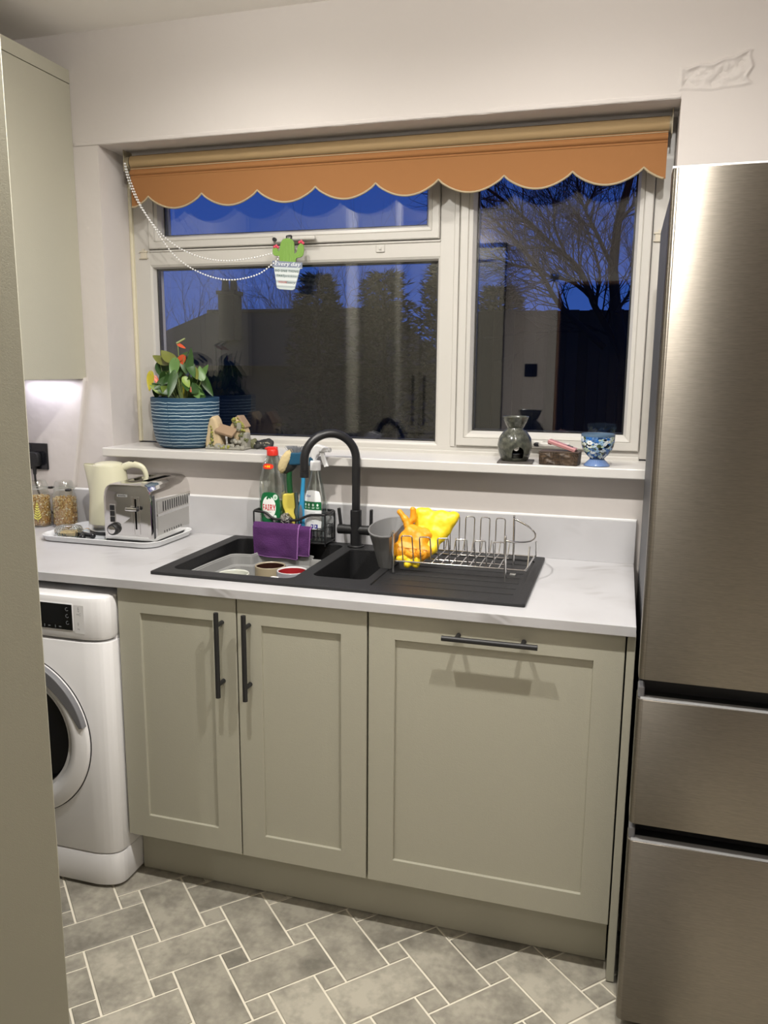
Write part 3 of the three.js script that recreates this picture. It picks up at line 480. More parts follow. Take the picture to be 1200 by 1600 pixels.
{
  const t = thing('dish_soap', 'clear washing-up liquid bottle with red cap, green label and green liquid', 'bottle', [0.226, CB + 0.009, 0.078], 0.12);
  const P = [[0, 0], [0.036, 0], [0.0425, 0.006], [0.044, 0.05], [0.046, 0.10], [0.0455, 0.135], [0.046, 0.16], [0.0425, 0.195], [0.032, 0.235], [0.019, 0.262], [0.0155, 0.27], [0.0155, 0.276]];
  const body = new THREE.SplineCurve(P.slice(2).map(([x, y]) => V2(x, y))).getPoints(40).map((p) => [p.x, p.y]);
  const full = [[0, 0], [0.036, 0], ...body];
  part(t, 'body', merge(lathe(full, 48).scale(1, 1, 0.6), lathe(full.map(([x, y]) => [Math.max(0, x - 0.0012), y + 0.001]), 48).scale(1, 1, 0.59)), M.clear);
  const liq = body.filter(([, y]) => y < 0.125).map(([x, y]) => [x - 0.0022, y]);
  part(t, 'liquid', lathe([[0, 0.002], [0.034, 0.002], ...liq, [0, liq[liq.length - 1][1] + 0.0005]], 48).scale(1, 1, 0.58), phys(lin(0.02, 0.22, 0.05), 0.1, { transmission: 0.55, thickness: 0.02, ior: 1.35 }), 'green liquid');
  const c = part(t, 'cap', merge(lathe([[0.0175, 0.262], [0.0185, 0.266], [0.0175, 0.278], [0.014, 0.282], [0, 0.282]], 32), box(-0.018, 0.276, -0.009, 0.016, 0.289, 0.009, 0.004), box(-0.024, 0.279, -0.006, -0.012, 0.286, 0.006, 0.003)), phys(lin(0.62, 0.03, 0.02), 0.3), 'red flip cap');
  const lab = paint(256, 320, (x, w, h) => {
    x.fillStyle = '#0c6b3a'; x.fillRect(0, 0, w, h); x.fillStyle = '#f3f5f1'; x.beginPath(); x.ellipse(w * 0.46, h * 0.46, w * 0.34, h * 0.34, 0, 0, 7); x.fill();
    x.fillStyle = '#0c6b3a'; x.beginPath(); x.ellipse(w * 0.42, h * 0.17, 20, 12, -0.9, 0, 7); x.ellipse(w * 0.52, h * 0.15, 20, 12, 0.8, 0, 7); x.fill();
    x.fillStyle = '#d8e8dc'; x.beginPath(); x.arc(w * 0.78, h * 0.15, 28, 0, 7); x.fill(); x.fillStyle = '#8fb59b'; x.beginPath(); x.arc(w * 0.78, h * 0.16, 13, 0, 7); x.fill();
    x.fillStyle = '#c8202a'; x.font = 'bold 74px sans-serif'; x.textAlign = 'center'; x.save(); x.translate(w * 0.46, h * 0.5); x.scale(0.82, 1.1); x.fillText('FAIRY', 0, 14); x.restore();
    x.fillStyle = '#7a8c80'; x.font = '15px sans-serif'; x.fillText('ORIGINAL', w * 0.46, h * 0.62); x.fillStyle = '#e9f3ec'; for (const [a, b, r] of [[0.76, 0.74, 18], [0.84, 0.83, 13], [0.72, 0.86, 15], [0.82, 0.93, 10]]) { x.beginPath(); x.arc(w * a, h * b, r, 0, 7); x.fill(); }
  });
  const lp = body.filter(([, y]) => y > 0.035 && y < 0.152);
  part(t, 'front_label', wrapLabel(lp, -0.85, 1.5, 0.6, 0.0006, 3.2), phys(0xffffff, 0.3, { map: lab }), 'green and white label');
  const badge = paint(128, 64, (x, w, h) => { x.fillStyle = '#d8341f'; x.fillRect(0, 0, w, h); x.fillStyle = '#f6c21c'; x.fillRect(26, 26, 22, 12); x.fillRect(56, 18, 14, 28); x.fillRect(78, 18, 14, 28); x.fillRect(64, 28, 20, 9); });
  part(t, 'neck_badge', wrapLabel(body.filter(([, y]) => y > 0.212 && y < 0.24), -0.9, 1.15, 0.6, 0.0006, 2.4), phys(0xffffff, 0.3, { map: badge }), 'small orange badge');
}
{
  const t = thing('spray_bottle', 'clear spray bottle with white trigger head in the caddy', 'bottle', [0.368, CB + 0.009, 0.078], -0.1);
  const P = [[0.034, 0.004], [0.037, 0.01], [0.0385, 0.06], [0.039, 0.10], [0.036, 0.135], [0.026, 0.175], [0.0165, 0.21], [0.014, 0.235], [0.0135, 0.25]];
  const body = new THREE.SplineCurve(P.map(([x, y]) => V2(x, y))).getPoints(36).map((p) => [p.x, p.y]);
  const full = [[0, 0.002], [0.028, 0.001], ...body]; part(t, 'body', merge(lathe(full, 48).scale(1, 1, 0.62), lathe(full.map(([x, y]) => [Math.max(0, x - 0.0012), y + 0.001]), 48).scale(1, 1, 0.61)), M.clear);
  part(t, 'dip_tube', sweep([V(0, 0.012, 0), V(0, 0.25, 0)], 0.002, 6), phys(0xffffff, 0.3, { transmission: 0.6, thickness: 0 }));
  const lab = paint(256, 384, (x, w, h) => {
    x.fillStyle = '#e8ebec'; x.fillRect(0, 0, w, h); x.fillStyle = '#2c3e86'; x.font = 'italic bold 30px sans-serif'; x.fillText('Clean', 30, 66); x.fillStyle = '#15663a'; x.fillRect(0, 108, w, 78); x.fillStyle = '#dfeee3'; for (let i = 0; i < 4; i++) { x.beginPath(); x.arc(38 + i * 56, 138, 13, 0, 7); x.fill(); x.fillRect(20 + i * 56, 160, 38, 4); x.fillRect(24 + i * 56, 168, 30, 4); }
    x.fillStyle = '#8d959a'; for (let i = 0; i < 8; i++) x.fillRect(26, 206 + i * 13, 150 - (i * 37) % 60, 3); x.fillStyle = '#3a3f8c'; x.fillRect(120, 322, 34, 40); x.fillRect(166, 322, 40, 40); x.fillStyle = '#fff'; x.fillRect(128, 330, 10, 20); x.fillRect(176, 330, 10, 20);
  });
  part(t, 'front_label', wrapLabel(body.filter(([, y]) => y > 0.035 && y < 0.165), -0.95, 1.75, 0.62, 0.0006, 6), phys(0xffffff, 0.3, { map: lab }), 'white and green label');
  const c = 0.00037, pts = [[-38, 95], [-24, 122], [20, 138], [75, 128], [98, 118], [122, 112], [124, 82], [92, 76], [52, 78], [44, 58], [30, 48], [-4, -2], [-18, -6], [-26, 8], [-32, 50]].map(([x, y]) => [x * c, 0.25 + y * c]);
  const head = part(t, 'spray_head', merge(slab(shape(pts), 0.02, 0.004).translate(0, 0, -0.01), lathe([[0.0165, 0.222], [0.017, 0.246], [0.015, 0.252], [0, 0.252]], 28), new THREE.CylinderGeometry(0.007, 0.007, 0.008, 16).rotateZ(Math.PI / 2).translate(0.048, 0.286, 0)), M.whitePlastic, 'white trigger head');
  part(head, 'trigger', slab(shape([[0.016, 0.278], [0.03, 0.278], [0.036, 0.255], [0.044, 0.236], [0.032, 0.232], [0.024, 0.25]]), 0.01, 0.002).translate(0, 0, -0.005), M.whitePlastic);
}
{
  const t = thing('dish_brush', 'green-handled dish brush with a cream and black head in the caddy', 'brush', [0.285, CB + 0.009, 0.073]);
  const dk = std(lin(0.02, 0.022, 0.02), 0.5);
  part(t, 'handle', tube([[0.008, 0.0, 0.006], [0.006, 0.09, 0.003], [-0.004, 0.15, 0.0], [-0.006, 0.205, 0.0], [-0.002, 0.222, 0.002]], 0.0092, 30, 10), phys(lin(0.012, 0.10, 0.03), 0.3), 'dark green handle');
  const tilt = [0, 0.3, -0.55];
  part(t, 'head', blob([{ a: [-0.003, 0.245, 0.004], s: [0.027, 0.042, 0.014], q: tilt }], 0.003), dk, 'black head');
  part(t, 'pad', rumple(blob([{ a: [-0.012, 0.251, 0.014], s: [0.015, 0.038, 0.011], q: tilt }, { a: [-0.018, 0.225, 0.012], s: [0.008, 0.02, 0.009], q: tilt }], 0.003, 0.012), 0.0008, 250), std(lin(0.58, 0.47, 0.25), 0.9), 'cream scouring pad');
}
{
  const t = thing('dish_brush', 'blue dish brush with grey bristles standing in the caddy', 'brush', [0.3285, CB + 0.009, 0.086]);
  const bl = phys(lin(0.03, 0.26, 0.48), 0.35);
  part(t, 'handle', sweep([V(-0.002, 0, 0), V(-0.002, 0.05, 0), V(-0.004, 0.10, 0), V(-0.002, 0.135, 0), V(0.0, 0.18, -0.004), V(0.002, 0.235, -0.01)], (k) => 0.0062 + 0.0055 * Math.exp(-(((k - 0.3) / 0.22) ** 2)), 14), bl);
  part(t, 'grip', blob([{ a: [-0.003, 0.085, 0.0105], s: [0.006, 0.03, 0.004] }], 0.0015), std(lin(0.12, 0.13, 0.15), 0.5), 'grey grip inset');
  part(t, 'head', merge(box(-0.036, 0.236, -0.02, 0.03, 0.276, 0.004, 0.006).rotateZ(0.08), box(0.02, 0.232, -0.018, 0.04, 0.262, 0.002, 0.006)), phys(lin(0.012, 0.075, 0.14), 0.4), 'dark blue head');
  const br = []; for (let i = 0; i < 150; i++) { const x = rr(-0.045, -0.004), z = rr(-0.018, 0.002), a = (x + 0.024) * 9; br.push(sweep([V(x * 0.8 - 0.004, 0.27, z), V(x + a * 0.05 - 0.004, 0.292 + rr(-0.003, 0.003), z + rr(-0.004, 0.006))], 0.0006, 3)); }
  part(t, 'bristles', merge(br), std(lin(0.22, 0.23, 0.25), 0.7), 'grey bristles').userData.kind = 'stuff';
}
{
  const t = thing('sponge', 'yellow waisted sponge with a dark scouring side standing in the caddy', 'sponge', [0.285, CB + 0.0535, 0.076], 0.25);
  const s = new THREE.Shape(); s.moveTo(-0.024, 0).bezierCurveTo(-0.028, 0.03, -0.012, 0.035, -0.018, 0.05).bezierCurveTo(-0.024, 0.06, -0.026, 0.075, -0.022, 0.098).bezierCurveTo(-0.01, 0.105, 0.004, 0.098, 0.012, 0.104).lineTo(0.016, 0.06).bezierCurveTo(0.01, 0.05, 0.01, 0.04, 0.016, 0.03).lineTo(0.014, 0).lineTo(-0.024, 0);
  part(t, 'foam', rumple(slab(s, 0.022, 0.003, 8), 0.0008, 180), std(lin(0.66, 0.55, 0.09), 0.95));
  const g = new THREE.Shape(); g.moveTo(0.0165, 0).lineTo(0.0185, 0.03).bezierCurveTo(0.0125, 0.04, 0.0125, 0.05, 0.0185, 0.06).lineTo(0.0145, 0.104).lineTo(0.0215, 0.104).lineTo(0.0265, 0.06).lineTo(0.0245, 0).lineTo(0.0165, 0);
  part(t, 'scourer', rumple(slab(g, 0.022, 0.002, 8), 0.0008, 220), std(lin(0.06, 0.085, 0.085), 0.95), 'dark grey-green scouring side');
  const w = thing('steel_wool', 'shiny ball of steel wool at the front of the caddy', 'scourer', [0.285, CB + 0.0535, 0.0]);
  const st = []; for (let i = 0; i < 46; i++) { const pts = []; let a = rr(0, 6.28), b = rr(0.3, 2.8); for (let k = 0; k < 9; k++) { const r = rr(0.012, 0.021); pts.push(V(Math.cos(a) * Math.sin(b) * r * 1.1, 0.021 + Math.cos(b) * r, Math.sin(a) * Math.sin(b) * r)); a += rr(0.4, 0.9); b = clamp(b + rr(-0.6, 0.6), 0.15, 3.0); } st.push(tube(pts, 0.0009, 26, 4)); }
  w.position.set(0.279, CB + 0.0545, 0.1);
  part(w, 'strands', merge(st), std(lin(0.45, 0.44, 0.42), 0.25, { metalness: 1 })).userData.kind = 'stuff'; part(w, 'core', rumple(new THREE.SphereGeometry(0.0145, 24, 18).translate(0, 0.021, 0), 0.002, 160), std(lin(0.12, 0.12, 0.12), 0.4, { metalness: 1 }));
}
// purple cloth over the caddy front
{
  const t = thing('cleaning_cloth', 'purple microfibre cloth folded over the front of the caddy', 'cloth', [0.274, CB + 0.0525, 0.114]);
  const purple = phys(lin(0.075, 0.018, 0.105), 0.95, { sheen: 0.6, sheenRoughness: 0.5, sheenColor: lin(0.3, 0.12, 0.4), bumpMap: fineBump, bumpScale: 0.0012 }), trim = std(lin(0.26, 0.11, 0.32), 0.9);
  const drape = (x0, x1, front, back, th, off, hem) => {
    const nx = 40, path = []; for (let i = 0; i <= 8; i++) path.push([-0.0055 - off, -back * (1 - i / 8)]); for (let i = 1; i < 10; i++) { const a = Math.PI * (1 - i / 10); path.push([Math.cos(a) * (0.0055 + off), Math.sin(a) * (0.006 + off)]); } for (let i = 0; i <= 22; i++) path.push([0.0055 + off + 0.004 * Math.sin(i / 22 * 2.2), -front * i / 22]);
    const rows = path.length, P = []; const at = (i, j, s) => { const [z, y] = path[j], [za, ya] = path[Math.max(0, j - 1)], [zb, yb] = path[Math.min(rows - 1, j + 1)], l = Math.hypot(zb - za, yb - ya) || 1, nz = -(yb - ya) / l, ny = (zb - za) / l, u = i / nx, x = mix(x0, x1, u), drop = j > 17 ? (j - 17) / 22 : 0; const wv = 0.0045 * drop * Math.sin(u * 9 + off * 900) + 0.006 * (noise3(u * 5 + off * 300, j * 0.16, 1) - 0.5) * Math.min(1, drop * 3 + 0.15); const sag = hem * drop * u; return V(x + 0.006 * drop * (0.5 - u) , y + ny * s * th / 2 - sag, z + nz * s * th / 2 + wv + (drop > 0 ? 0.003 : 0)); };
    const ring = []; for (let j = 0; j < rows; j++) ring.push([j, 1]); for (let j = rows - 1; j >= 0; j--) ring.push([j, -1]);
    const g = new THREE.BufferGeometry(), pos = [], uv = [], idx = [], L = ring.length; for (let i = 0; i <= nx; i++) ring.forEach(([j, s], k) => { const p = at(i, j, s); pos.push(p.x, p.y, p.z); uv.push(p.x, p.y); if (i) { const a = (i - 1) * L + k, b = (i - 1) * L + (k + 1) % L, c = i * L + k, d = i * L + (k + 1) % L; idx.push(a, b, c, b, d, c); } });
    for (const i of [0, nx]) for (let j = 0; j + 1 < rows; j++) { const a = i * L + j, b = a + 1, c = i * L + (L - 1 - j), d = c - 1; i ? idx.push(a, c, b, b, c, d) : idx.push(a, b, c, b, d, c); }
    g.setAttribute('position', new THREE.Float32BufferAttribute(pos, 3)); g.setAttribute('uv', new THREE.Float32BufferAttribute(uv, 2)); g.setIndex(idx); g.computeVertexNormals();
    const edge = []; for (let i = 0; i <= nx; i += 2) edge.push(at(i, rows - 1, 0)); const side = []; for (let j = 12; j < rows; j++) side.push(at(nx, j, 0));
    return [g, merge(sweep(edge, th * 0.6, 6), sweep(side, th * 0.6, 6))];
  };
  const [a, ae] = drape(-0.06, 0.093, 0.082, 0.03, 0.004, 0, 0.0), [b, be] = drape(-0.096, 0.056, 0.09, 0.02, 0.005, 0.005, 0.004);
  const f1 = part(t, 'fold', b, purple); part(f1, 'hem', be, trim, 'pale purple hem'); const f2 = part(t, 'fold', a, purple); part(f2, 'hem', ae, trim, 'pale purple hem');
}
// ---------------------------------------------------------------- plate rack, cutlery cup and gloves
{
  const t = thing('dish_rack', 'chrome wire plate rack standing on the sink drainer', 'dish rack', [0.845, CB, 0.25]);
  const L = (p) => [p[0] - 0.845, p[1] - CB, p[2] - 0.25], W = (pts, r = 0.0021, b = 0.006) => wire(pts.map(L), r, b, 8), C = M.chrome;
  const zf = 0.345, zb = 0.155;
  // two end frames, each an inverted hoop with feet
  part(t, 'post', W([[0.995, CB, zf], [0.993, 1.015, zf], [0.992, 1.02, zf - 0.004]], 0.0032), C); part(t, 'post', W([[0.993, CB, zb + 0.01], [0.99, 1.035, zb], [0.99, 1.04, zb + 0.004]], 0.0032), C);
  part(t, 'post', W([[0.694, CB, zf], [0.692, 1.015, zf]], 0.0032), C); part(t, 'post', W([[0.70, CB, zb + 0.01], [0.70, 1.03, zb]], 0.0032), C);
  const arc = (s, cx) => { const q = []; for (let i = 0; i <= 24; i++) { const a = Math.PI * i / 24; q.push(V(...L([cx + s * 0.068 * Math.sin(a), 1.008 + 0.022 * (1 - i / 24) - 0.018 * Math.sin(a), (zf + zb) / 2 - Math.cos(a) * (zf - zb) / 2]))); } return sweep(q, 0.003, 8); };
  part(t, 'side_loop', arc(1, 0.991), C);
  part(t, 'base_rail', merge(W([[0.69, 0.93, zf - 0.01], [1.045, 0.93, zf - 0.01], [1.05, 0.935, zf - 0.02], [1.05, 0.985, zf - 0.05]], 0.0024), W([[0.70, 0.927, zb], [1.05, 0.927, zb], [1.055, 0.932, zb + 0.004], [1.055, 0.975, zb + 0.02]], 0.0024), W([[0.695, 0.929, zf - 0.06], [0.985, 0.929, zf - 0.06]], 0.0022), W([[0.70, 0.928, zb + 0.05], [0.985, 0.928, zb + 0.05]], 0.0022)), C);
  part(t, 'end_bar', W([[1.045, 0.93, zf - 0.01], [1.05, 0.928, zb]], 0.0024), C); part(t, 'end_bar', W([[0.693, 0.93, zf - 0.01], [0.70, 0.928, zb]], 0.0024), C);
  for (let i = 0; i < 6; i++) { const x = 0.716 + i * 0.0492; part(t, 'plate_loop', W([[x + 0.002, 0.932, zf - 0.012], [x, 1.002, zf], [x + 0.029, 1.003, zf], [x + 0.031, 0.932, zf - 0.012]], 0.0019, 0.005), C); }
  for (let i = 0; i < 6; i++) { const x = 0.724 + i * 0.0432; part(t, 'plate_loop', W([[x, 0.931, zb + 0.004], [x, 1.03, zb], [x + 0.0255, 1.03, zb], [x + 0.0255, 0.931, zb + 0.004]], 0.0019, 0.008), C); }
  for (let i = 0; i < 11; i++) { const x = 0.722 + i * 0.0255; part(t, 'cross_wire', W([[x, 0.932, zf - 0.012], [x - 0.002, 0.931, 0.25], [x + 0.001, 0.929, zb + 0.02], [x + 0.003, 0.965, zb + 0.002]], 0.0017, 0.012), C); }
}
{
  const t = thing('cutlery_holder', 'grey plastic cutlery cup clipped to the end of the dish rack', 'cutlery holder', [0.665, CB - 0.004, 0.262]);
  const D = (k) => { const q = [], hw = mix(0.034, 0.066, k), dep = mix(0.034, 0.06, k); for (let i = 0; i <= 28; i++) { const a = Math.PI / 2 + Math.PI * i / 28; q.push([Math.cos(a) * dep * 1.0, Math.sin(a) * hw * 1.45 ]); } const r = mix(0.012, 0.026, k); q.push([r * 0.7, -hw * 1.36], [r, -hw * 1.1], [r, hw * 1.1], [r * 0.7, hw * 1.36]); return q; };
  const lev = [[0, 0.004, 0], [0, 0.002, 1], [0.5, 0.055, 1], [0.93, 0.098, 1], [1.0, 0.103, 1], [1.05, 0.105, 1], [1.05, 0.108, 1], [0.93, 0.108, 1], [0.87, 0.10, 1], [0.0, 0.008, 0.9], [0, 0.008, 0]], pos = [], idx = []; let N = 0;
  lev.forEach(([k, y, s], j) => { const d = D(k); N = d.length; d.forEach(([x, z], i) => { pos.push(x * s, y + (j > 2 && j < 9 ? -z * 0.10 + 0.004 : 0), z * s - 0.0); if (j) { const a = (j - 1) * N + i, b = (j - 1) * N + (i + 1) % N, c = j * N + i, e = j * N + (i + 1) % N; idx.push(a, c, b, b, c, e); } }); });
  const g = new THREE.BufferGeometry(); g.setAttribute('position', new THREE.Float32BufferAttribute(pos, 3)); g.setIndex(idx);
  part(t, 'cup', creased(g, 0.6), phys(lin(0.20, 0.20, 0.20), 0.28, { side: THREE.DoubleSide }));
  part(t, 'clip', wire([[0.02, 0.10, 0.085], [0.026, 0.118, 0.085], [0.032, 0.112, 0.085]].map((p) => p), 0.0024), M.chrome, 'chrome hook');
}
{
  const y = phys(lin(0.86, 0.62, 0.015), 0.42), o = phys(lin(0.80, 0.33, 0.012), 0.45);
  const c = (a, b, ra, rb = ra) => ({ a, b, ra, rb });
  const t = thing('rubber_glove', 'bright yellow rubber glove draped over the rack with its cuff spread out', 'glove', [0.765, CB + 0.03, 0.27]);
  const Q = (x, yy, z) => [x - 0.765, yy - CB - 0.03, z - 0.27];
  const cuff = [c(Q(0.735, 1.047, 0.235), Q(0.842, 1.046, 0.232), 0.006), c(Q(0.74, 1.03, 0.245), Q(0.83, 1.03, 0.242), 0.012), c(Q(0.742, 1.01, 0.25), Q(0.815, 1.01, 0.25), 0.013), c(Q(0.742, 0.985, 0.262), Q(0.80, 0.985, 0.26), 0.014), c(Q(0.735, 0.96, 0.28), Q(0.785, 0.96, 0.275), 0.016), c(Q(0.722, 0.94, 0.30), Q(0.768, 0.945, 0.29), 0.014), c(Q(0.76, 1.053, 0.235), Q(0.74, 1.05, 0.24), 0.008), c(Q(0.835, 1.04, 0.236), Q(0.81, 0.99, 0.25), 0.007), c(Q(0.80, 1.044, 0.234), Q(0.785, 1.0, 0.262), 0.009)];
  part(t, 'body', rumple(blob(cuff, 0.0035, 0.02), 0.0022, 45), y);
  part(t, 'fingers', rumple(blob([c(Q(0.745, 0.945, 0.312), Q(0.705, 0.934, 0.325), 0.0115, 0.009), c(Q(0.75, 0.937, 0.318), Q(0.728, 0.921, 0.33), 0.011, 0.009), c(Q(0.76, 0.938, 0.312), Q(0.752, 0.92, 0.325), 0.011, 0.009)], 0.003, 0.006), 0.0015, 80), y);
  const t2 = thing('rubber_glove', 'orange-yellow rubber glove with fingers curled up over the rack', 'glove', [0.72, CB + 0.03, 0.29]);
  const S = (x, yy, z) => [x - 0.72, yy - CB - 0.03, z - 0.29];
  part(t2, 'body', rumple(blob([c(S(0.722, 1.008, 0.282), S(0.735, 0.998, 0.285), 0.015, 0.016), c(S(0.712, 0.985, 0.292), S(0.755, 0.978, 0.292), 0.016, 0.018), c(S(0.70, 0.958, 0.305), S(0.772, 0.955, 0.305), 0.018), c(S(0.70, 0.945, 0.312), S(0.765, 0.945, 0.318), 0.011, 0.010), c(S(0.735, 1.0, 0.278), S(0.768, 0.995, 0.272), 0.016)], 0.0035, 0.016), 0.0026, 50), o);
  part(t2, 'finger', rumple(blob([c(S(0.72, 1.008, 0.283), S(0.709, 1.035, 0.278), 0.011, 0.009), c(S(0.707, 1.035, 0.278), S(0.692, 1.054, 0.276), 0.009, 0.0075)], 0.0025, 0.004), 0.001, 90), o);
  part(t2, 'finger', rumple(blob([c(S(0.716, 1.018, 0.275), S(0.729, 1.035, 0.270), 0.0095, 0.0085), c(S(0.729, 1.035, 0.270), S(0.727, 1.061, 0.268), 0.0085, 0.0075)], 0.0025, 0.004), 0.001, 90), o);
  for (const [x, yy, z] of [[0.765, 0.953, 0.322], [0.778, 0.957, 0.312], [0.742, 0.948, 0.325]]) part(t2, 'finger', rumple(blob([c(S(x - 0.02, yy, z - 0.01), S(x, yy - 0.002, z), 0.011, 0.0105)], 0.0025, 0.004), 0.001, 90), o);
}

// ---------------------------------------------------------------- roller blind, bead chain, hanging sign
const planar = (g0, x0, y0, x1, y1) => { const g = flat(g0), p = g.attributes.position, uv = new Float32Array(p.count * 2); for (let i = 0; i < p.count; i++) { uv[i * 2] = (p.getX(i) - x0) / (x1 - x0); uv[i * 2 + 1] = (p.getY(i) - y0) / (y1 - y0); } g.setAttribute('uv', new THREE.BufferAttribute(uv, 2)); return g; };
{
  const t = thing('roller_blind', 'rolled-up orange-brown roller blind with a scalloped braid hem at the window head', 'blind', [0.5, 2.1, -0.09]);
  const L = (x, y, z) => V(x - 0.5, y - 2.1, z + 0.09);
  const rollM = std(lin(0.34, 0.235, 0.115), 0.85, { bumpMap: weaveTex, bumpScale: 0.0004 }), cloth = std(lin(0.29, 0.125, 0.038), 0.85, { bumpMap: weaveTex, bumpScale: 0.0005 }), braid = std(lin(0.36, 0.29, 0.185), 0.9);
  part(t, 'fabric_roll', metric(new THREE.CylinderGeometry(0.0215, 0.0215, 1.674, 40).rotateZ(Math.PI / 2).translate(0.003, 0, 0)), rollM, 'tan fabric roll');
  for (const x of [-0.352, 1.347]) part(t, 'bracket', merge(box(x - 0.0015 - 0.5, -0.03, -0.024, x + 0.0015 - 0.5, 0.036, 0.024, 0.001), new THREE.CylinderGeometry(0.02, 0.02, 0.012, 24).rotateZ(Math.PI / 2).translate(x + (x < 0 ? 0.007 : -0.007) - 0.5, 0, 0)), std(lin(0.30, 0.26, 0.18), 0.45), 'metal end bracket');
  const cusp = [-0.268, -0.073, 0.122, 0.317, 0.511, 0.704, 0.897, 1.089, 1.28], yc = 1.987, yd = 1.947, x0 = -0.331, x1 = 1.338;
  const s = new THREE.Shape(), e = []; s.moveTo(x0, 2.079); s.lineTo(x0, 1.957); e.push([x0, 1.957]);
  const ends = [...cusp, 1.475], lo = [-0.463, ...cusp];
  ends.forEach((c, k) => { const a = lo[k], w = c - a; for (let i = 1; i <= 16; i++) { const q = i / 16, x = a + w * q; if (x <= x0 + 0.004 || x > x1 + 1e-6) continue; const y = yc - (yc - yd) * Math.pow(Math.sin(Math.PI * q), 0.8); s.lineTo(x, y); e.push([x, y]); } });
  s.lineTo(x1, e[e.length - 1][1]); e.push([x1, e[e.length - 1][1]]); s.lineTo(x1, 2.079); s.lineTo(x0, 2.079);
  const val = part(t, 'valance', metric(slab(s, 0.0022, 0).translate(-0.5, -2.1, 0.017)), cloth, 'orange-brown scalloped valance');
  part(val, 'bar_pocket', metric(merge(sweep([L(x0, 2.0635, -0.0735), L(x1, 2.0635, -0.0735)], 0.0085, 14), sweep([L(x0, 2.051, -0.0715), L(x1, 2.051, -0.0715)], 0.0022, 8))), cloth);
  part(val, 'top_stitching', sweep([L(x0, 2.076, -0.0705), L(x1, 2.076, -0.0705)], 0.0013, 6), braid);
  const bp = []; for (let i = 0; i + 1 < e.length; i++) { const n = Math.max(1, Math.round(Math.hypot(e[i + 1][0] - e[i][0], e[i + 1][1] - e[i][1]) / 0.004)); for (let k = 0; k < n; k++) { const q = k / n; bp.push(L(mix(e[i][0], e[i + 1][0], q), mix(e[i][1], e[i + 1][1], q) + 0.001, -0.0705 + 0.0006 * ((i * 7 + k) % 2))); } }
  part(val, 'braid_trim', sweep(bp, (k) => 0.0031, 6), braid, 'tan braid trim along the scallops');
}
{
  const t = thing('bead_chain', 'white bead chain looping from the blind down to the hanging sign', 'chain', [-0.346, 2.09, -0.08]);
  const A = [[-0.348, 2.094, -0.07], [-0.335, 2.055, -0.066], [-0.285, 1.945, -0.066], [-0.208, 1.853, -0.075], [-0.12, 1.803, -0.085], [-0.017, 1.781, -0.09], [0.086, 1.788, -0.1], [0.166, 1.806, -0.118]], B = [[-0.35, 2.094, -0.068], [-0.338, 2.05, -0.062], [-0.305, 1.975, -0.062], [-0.258, 1.904, -0.066], [-0.18, 1.80, -0.072], [-0.099, 1.747, -0.08], [0.005, 1.72, -0.085], [0.107, 1.736, -0.095], [0.152, 1.765, -0.102], [0.17, 1.781, -0.108], [0.176, 1.80, -0.116]];
  const beads = [], ball = new THREE.SphereGeometry(0.0029, 8, 6);
  [A, B].forEach((P, k) => { const c = new THREE.CatmullRomCurve3(P.map((p) => V(p[0] + 0.346, p[1] - 2.09, p[2] + 0.08))), n = Math.round(c.getLength() / 0.0095); part(t, 'cord', sweep(c.getSpacedPoints(90), 0.0006, 5), std(lin(0.5, 0.48, 0.42), 0.7)); c.getSpacedPoints(n).forEach((p) => beads.push(ball.clone().translate(p.x, p.y, p.z))); });
  part(t, 'beads', merge(beads), M.whitePlastic, 'tiny white beads').userData.kind = 'stuff';
}
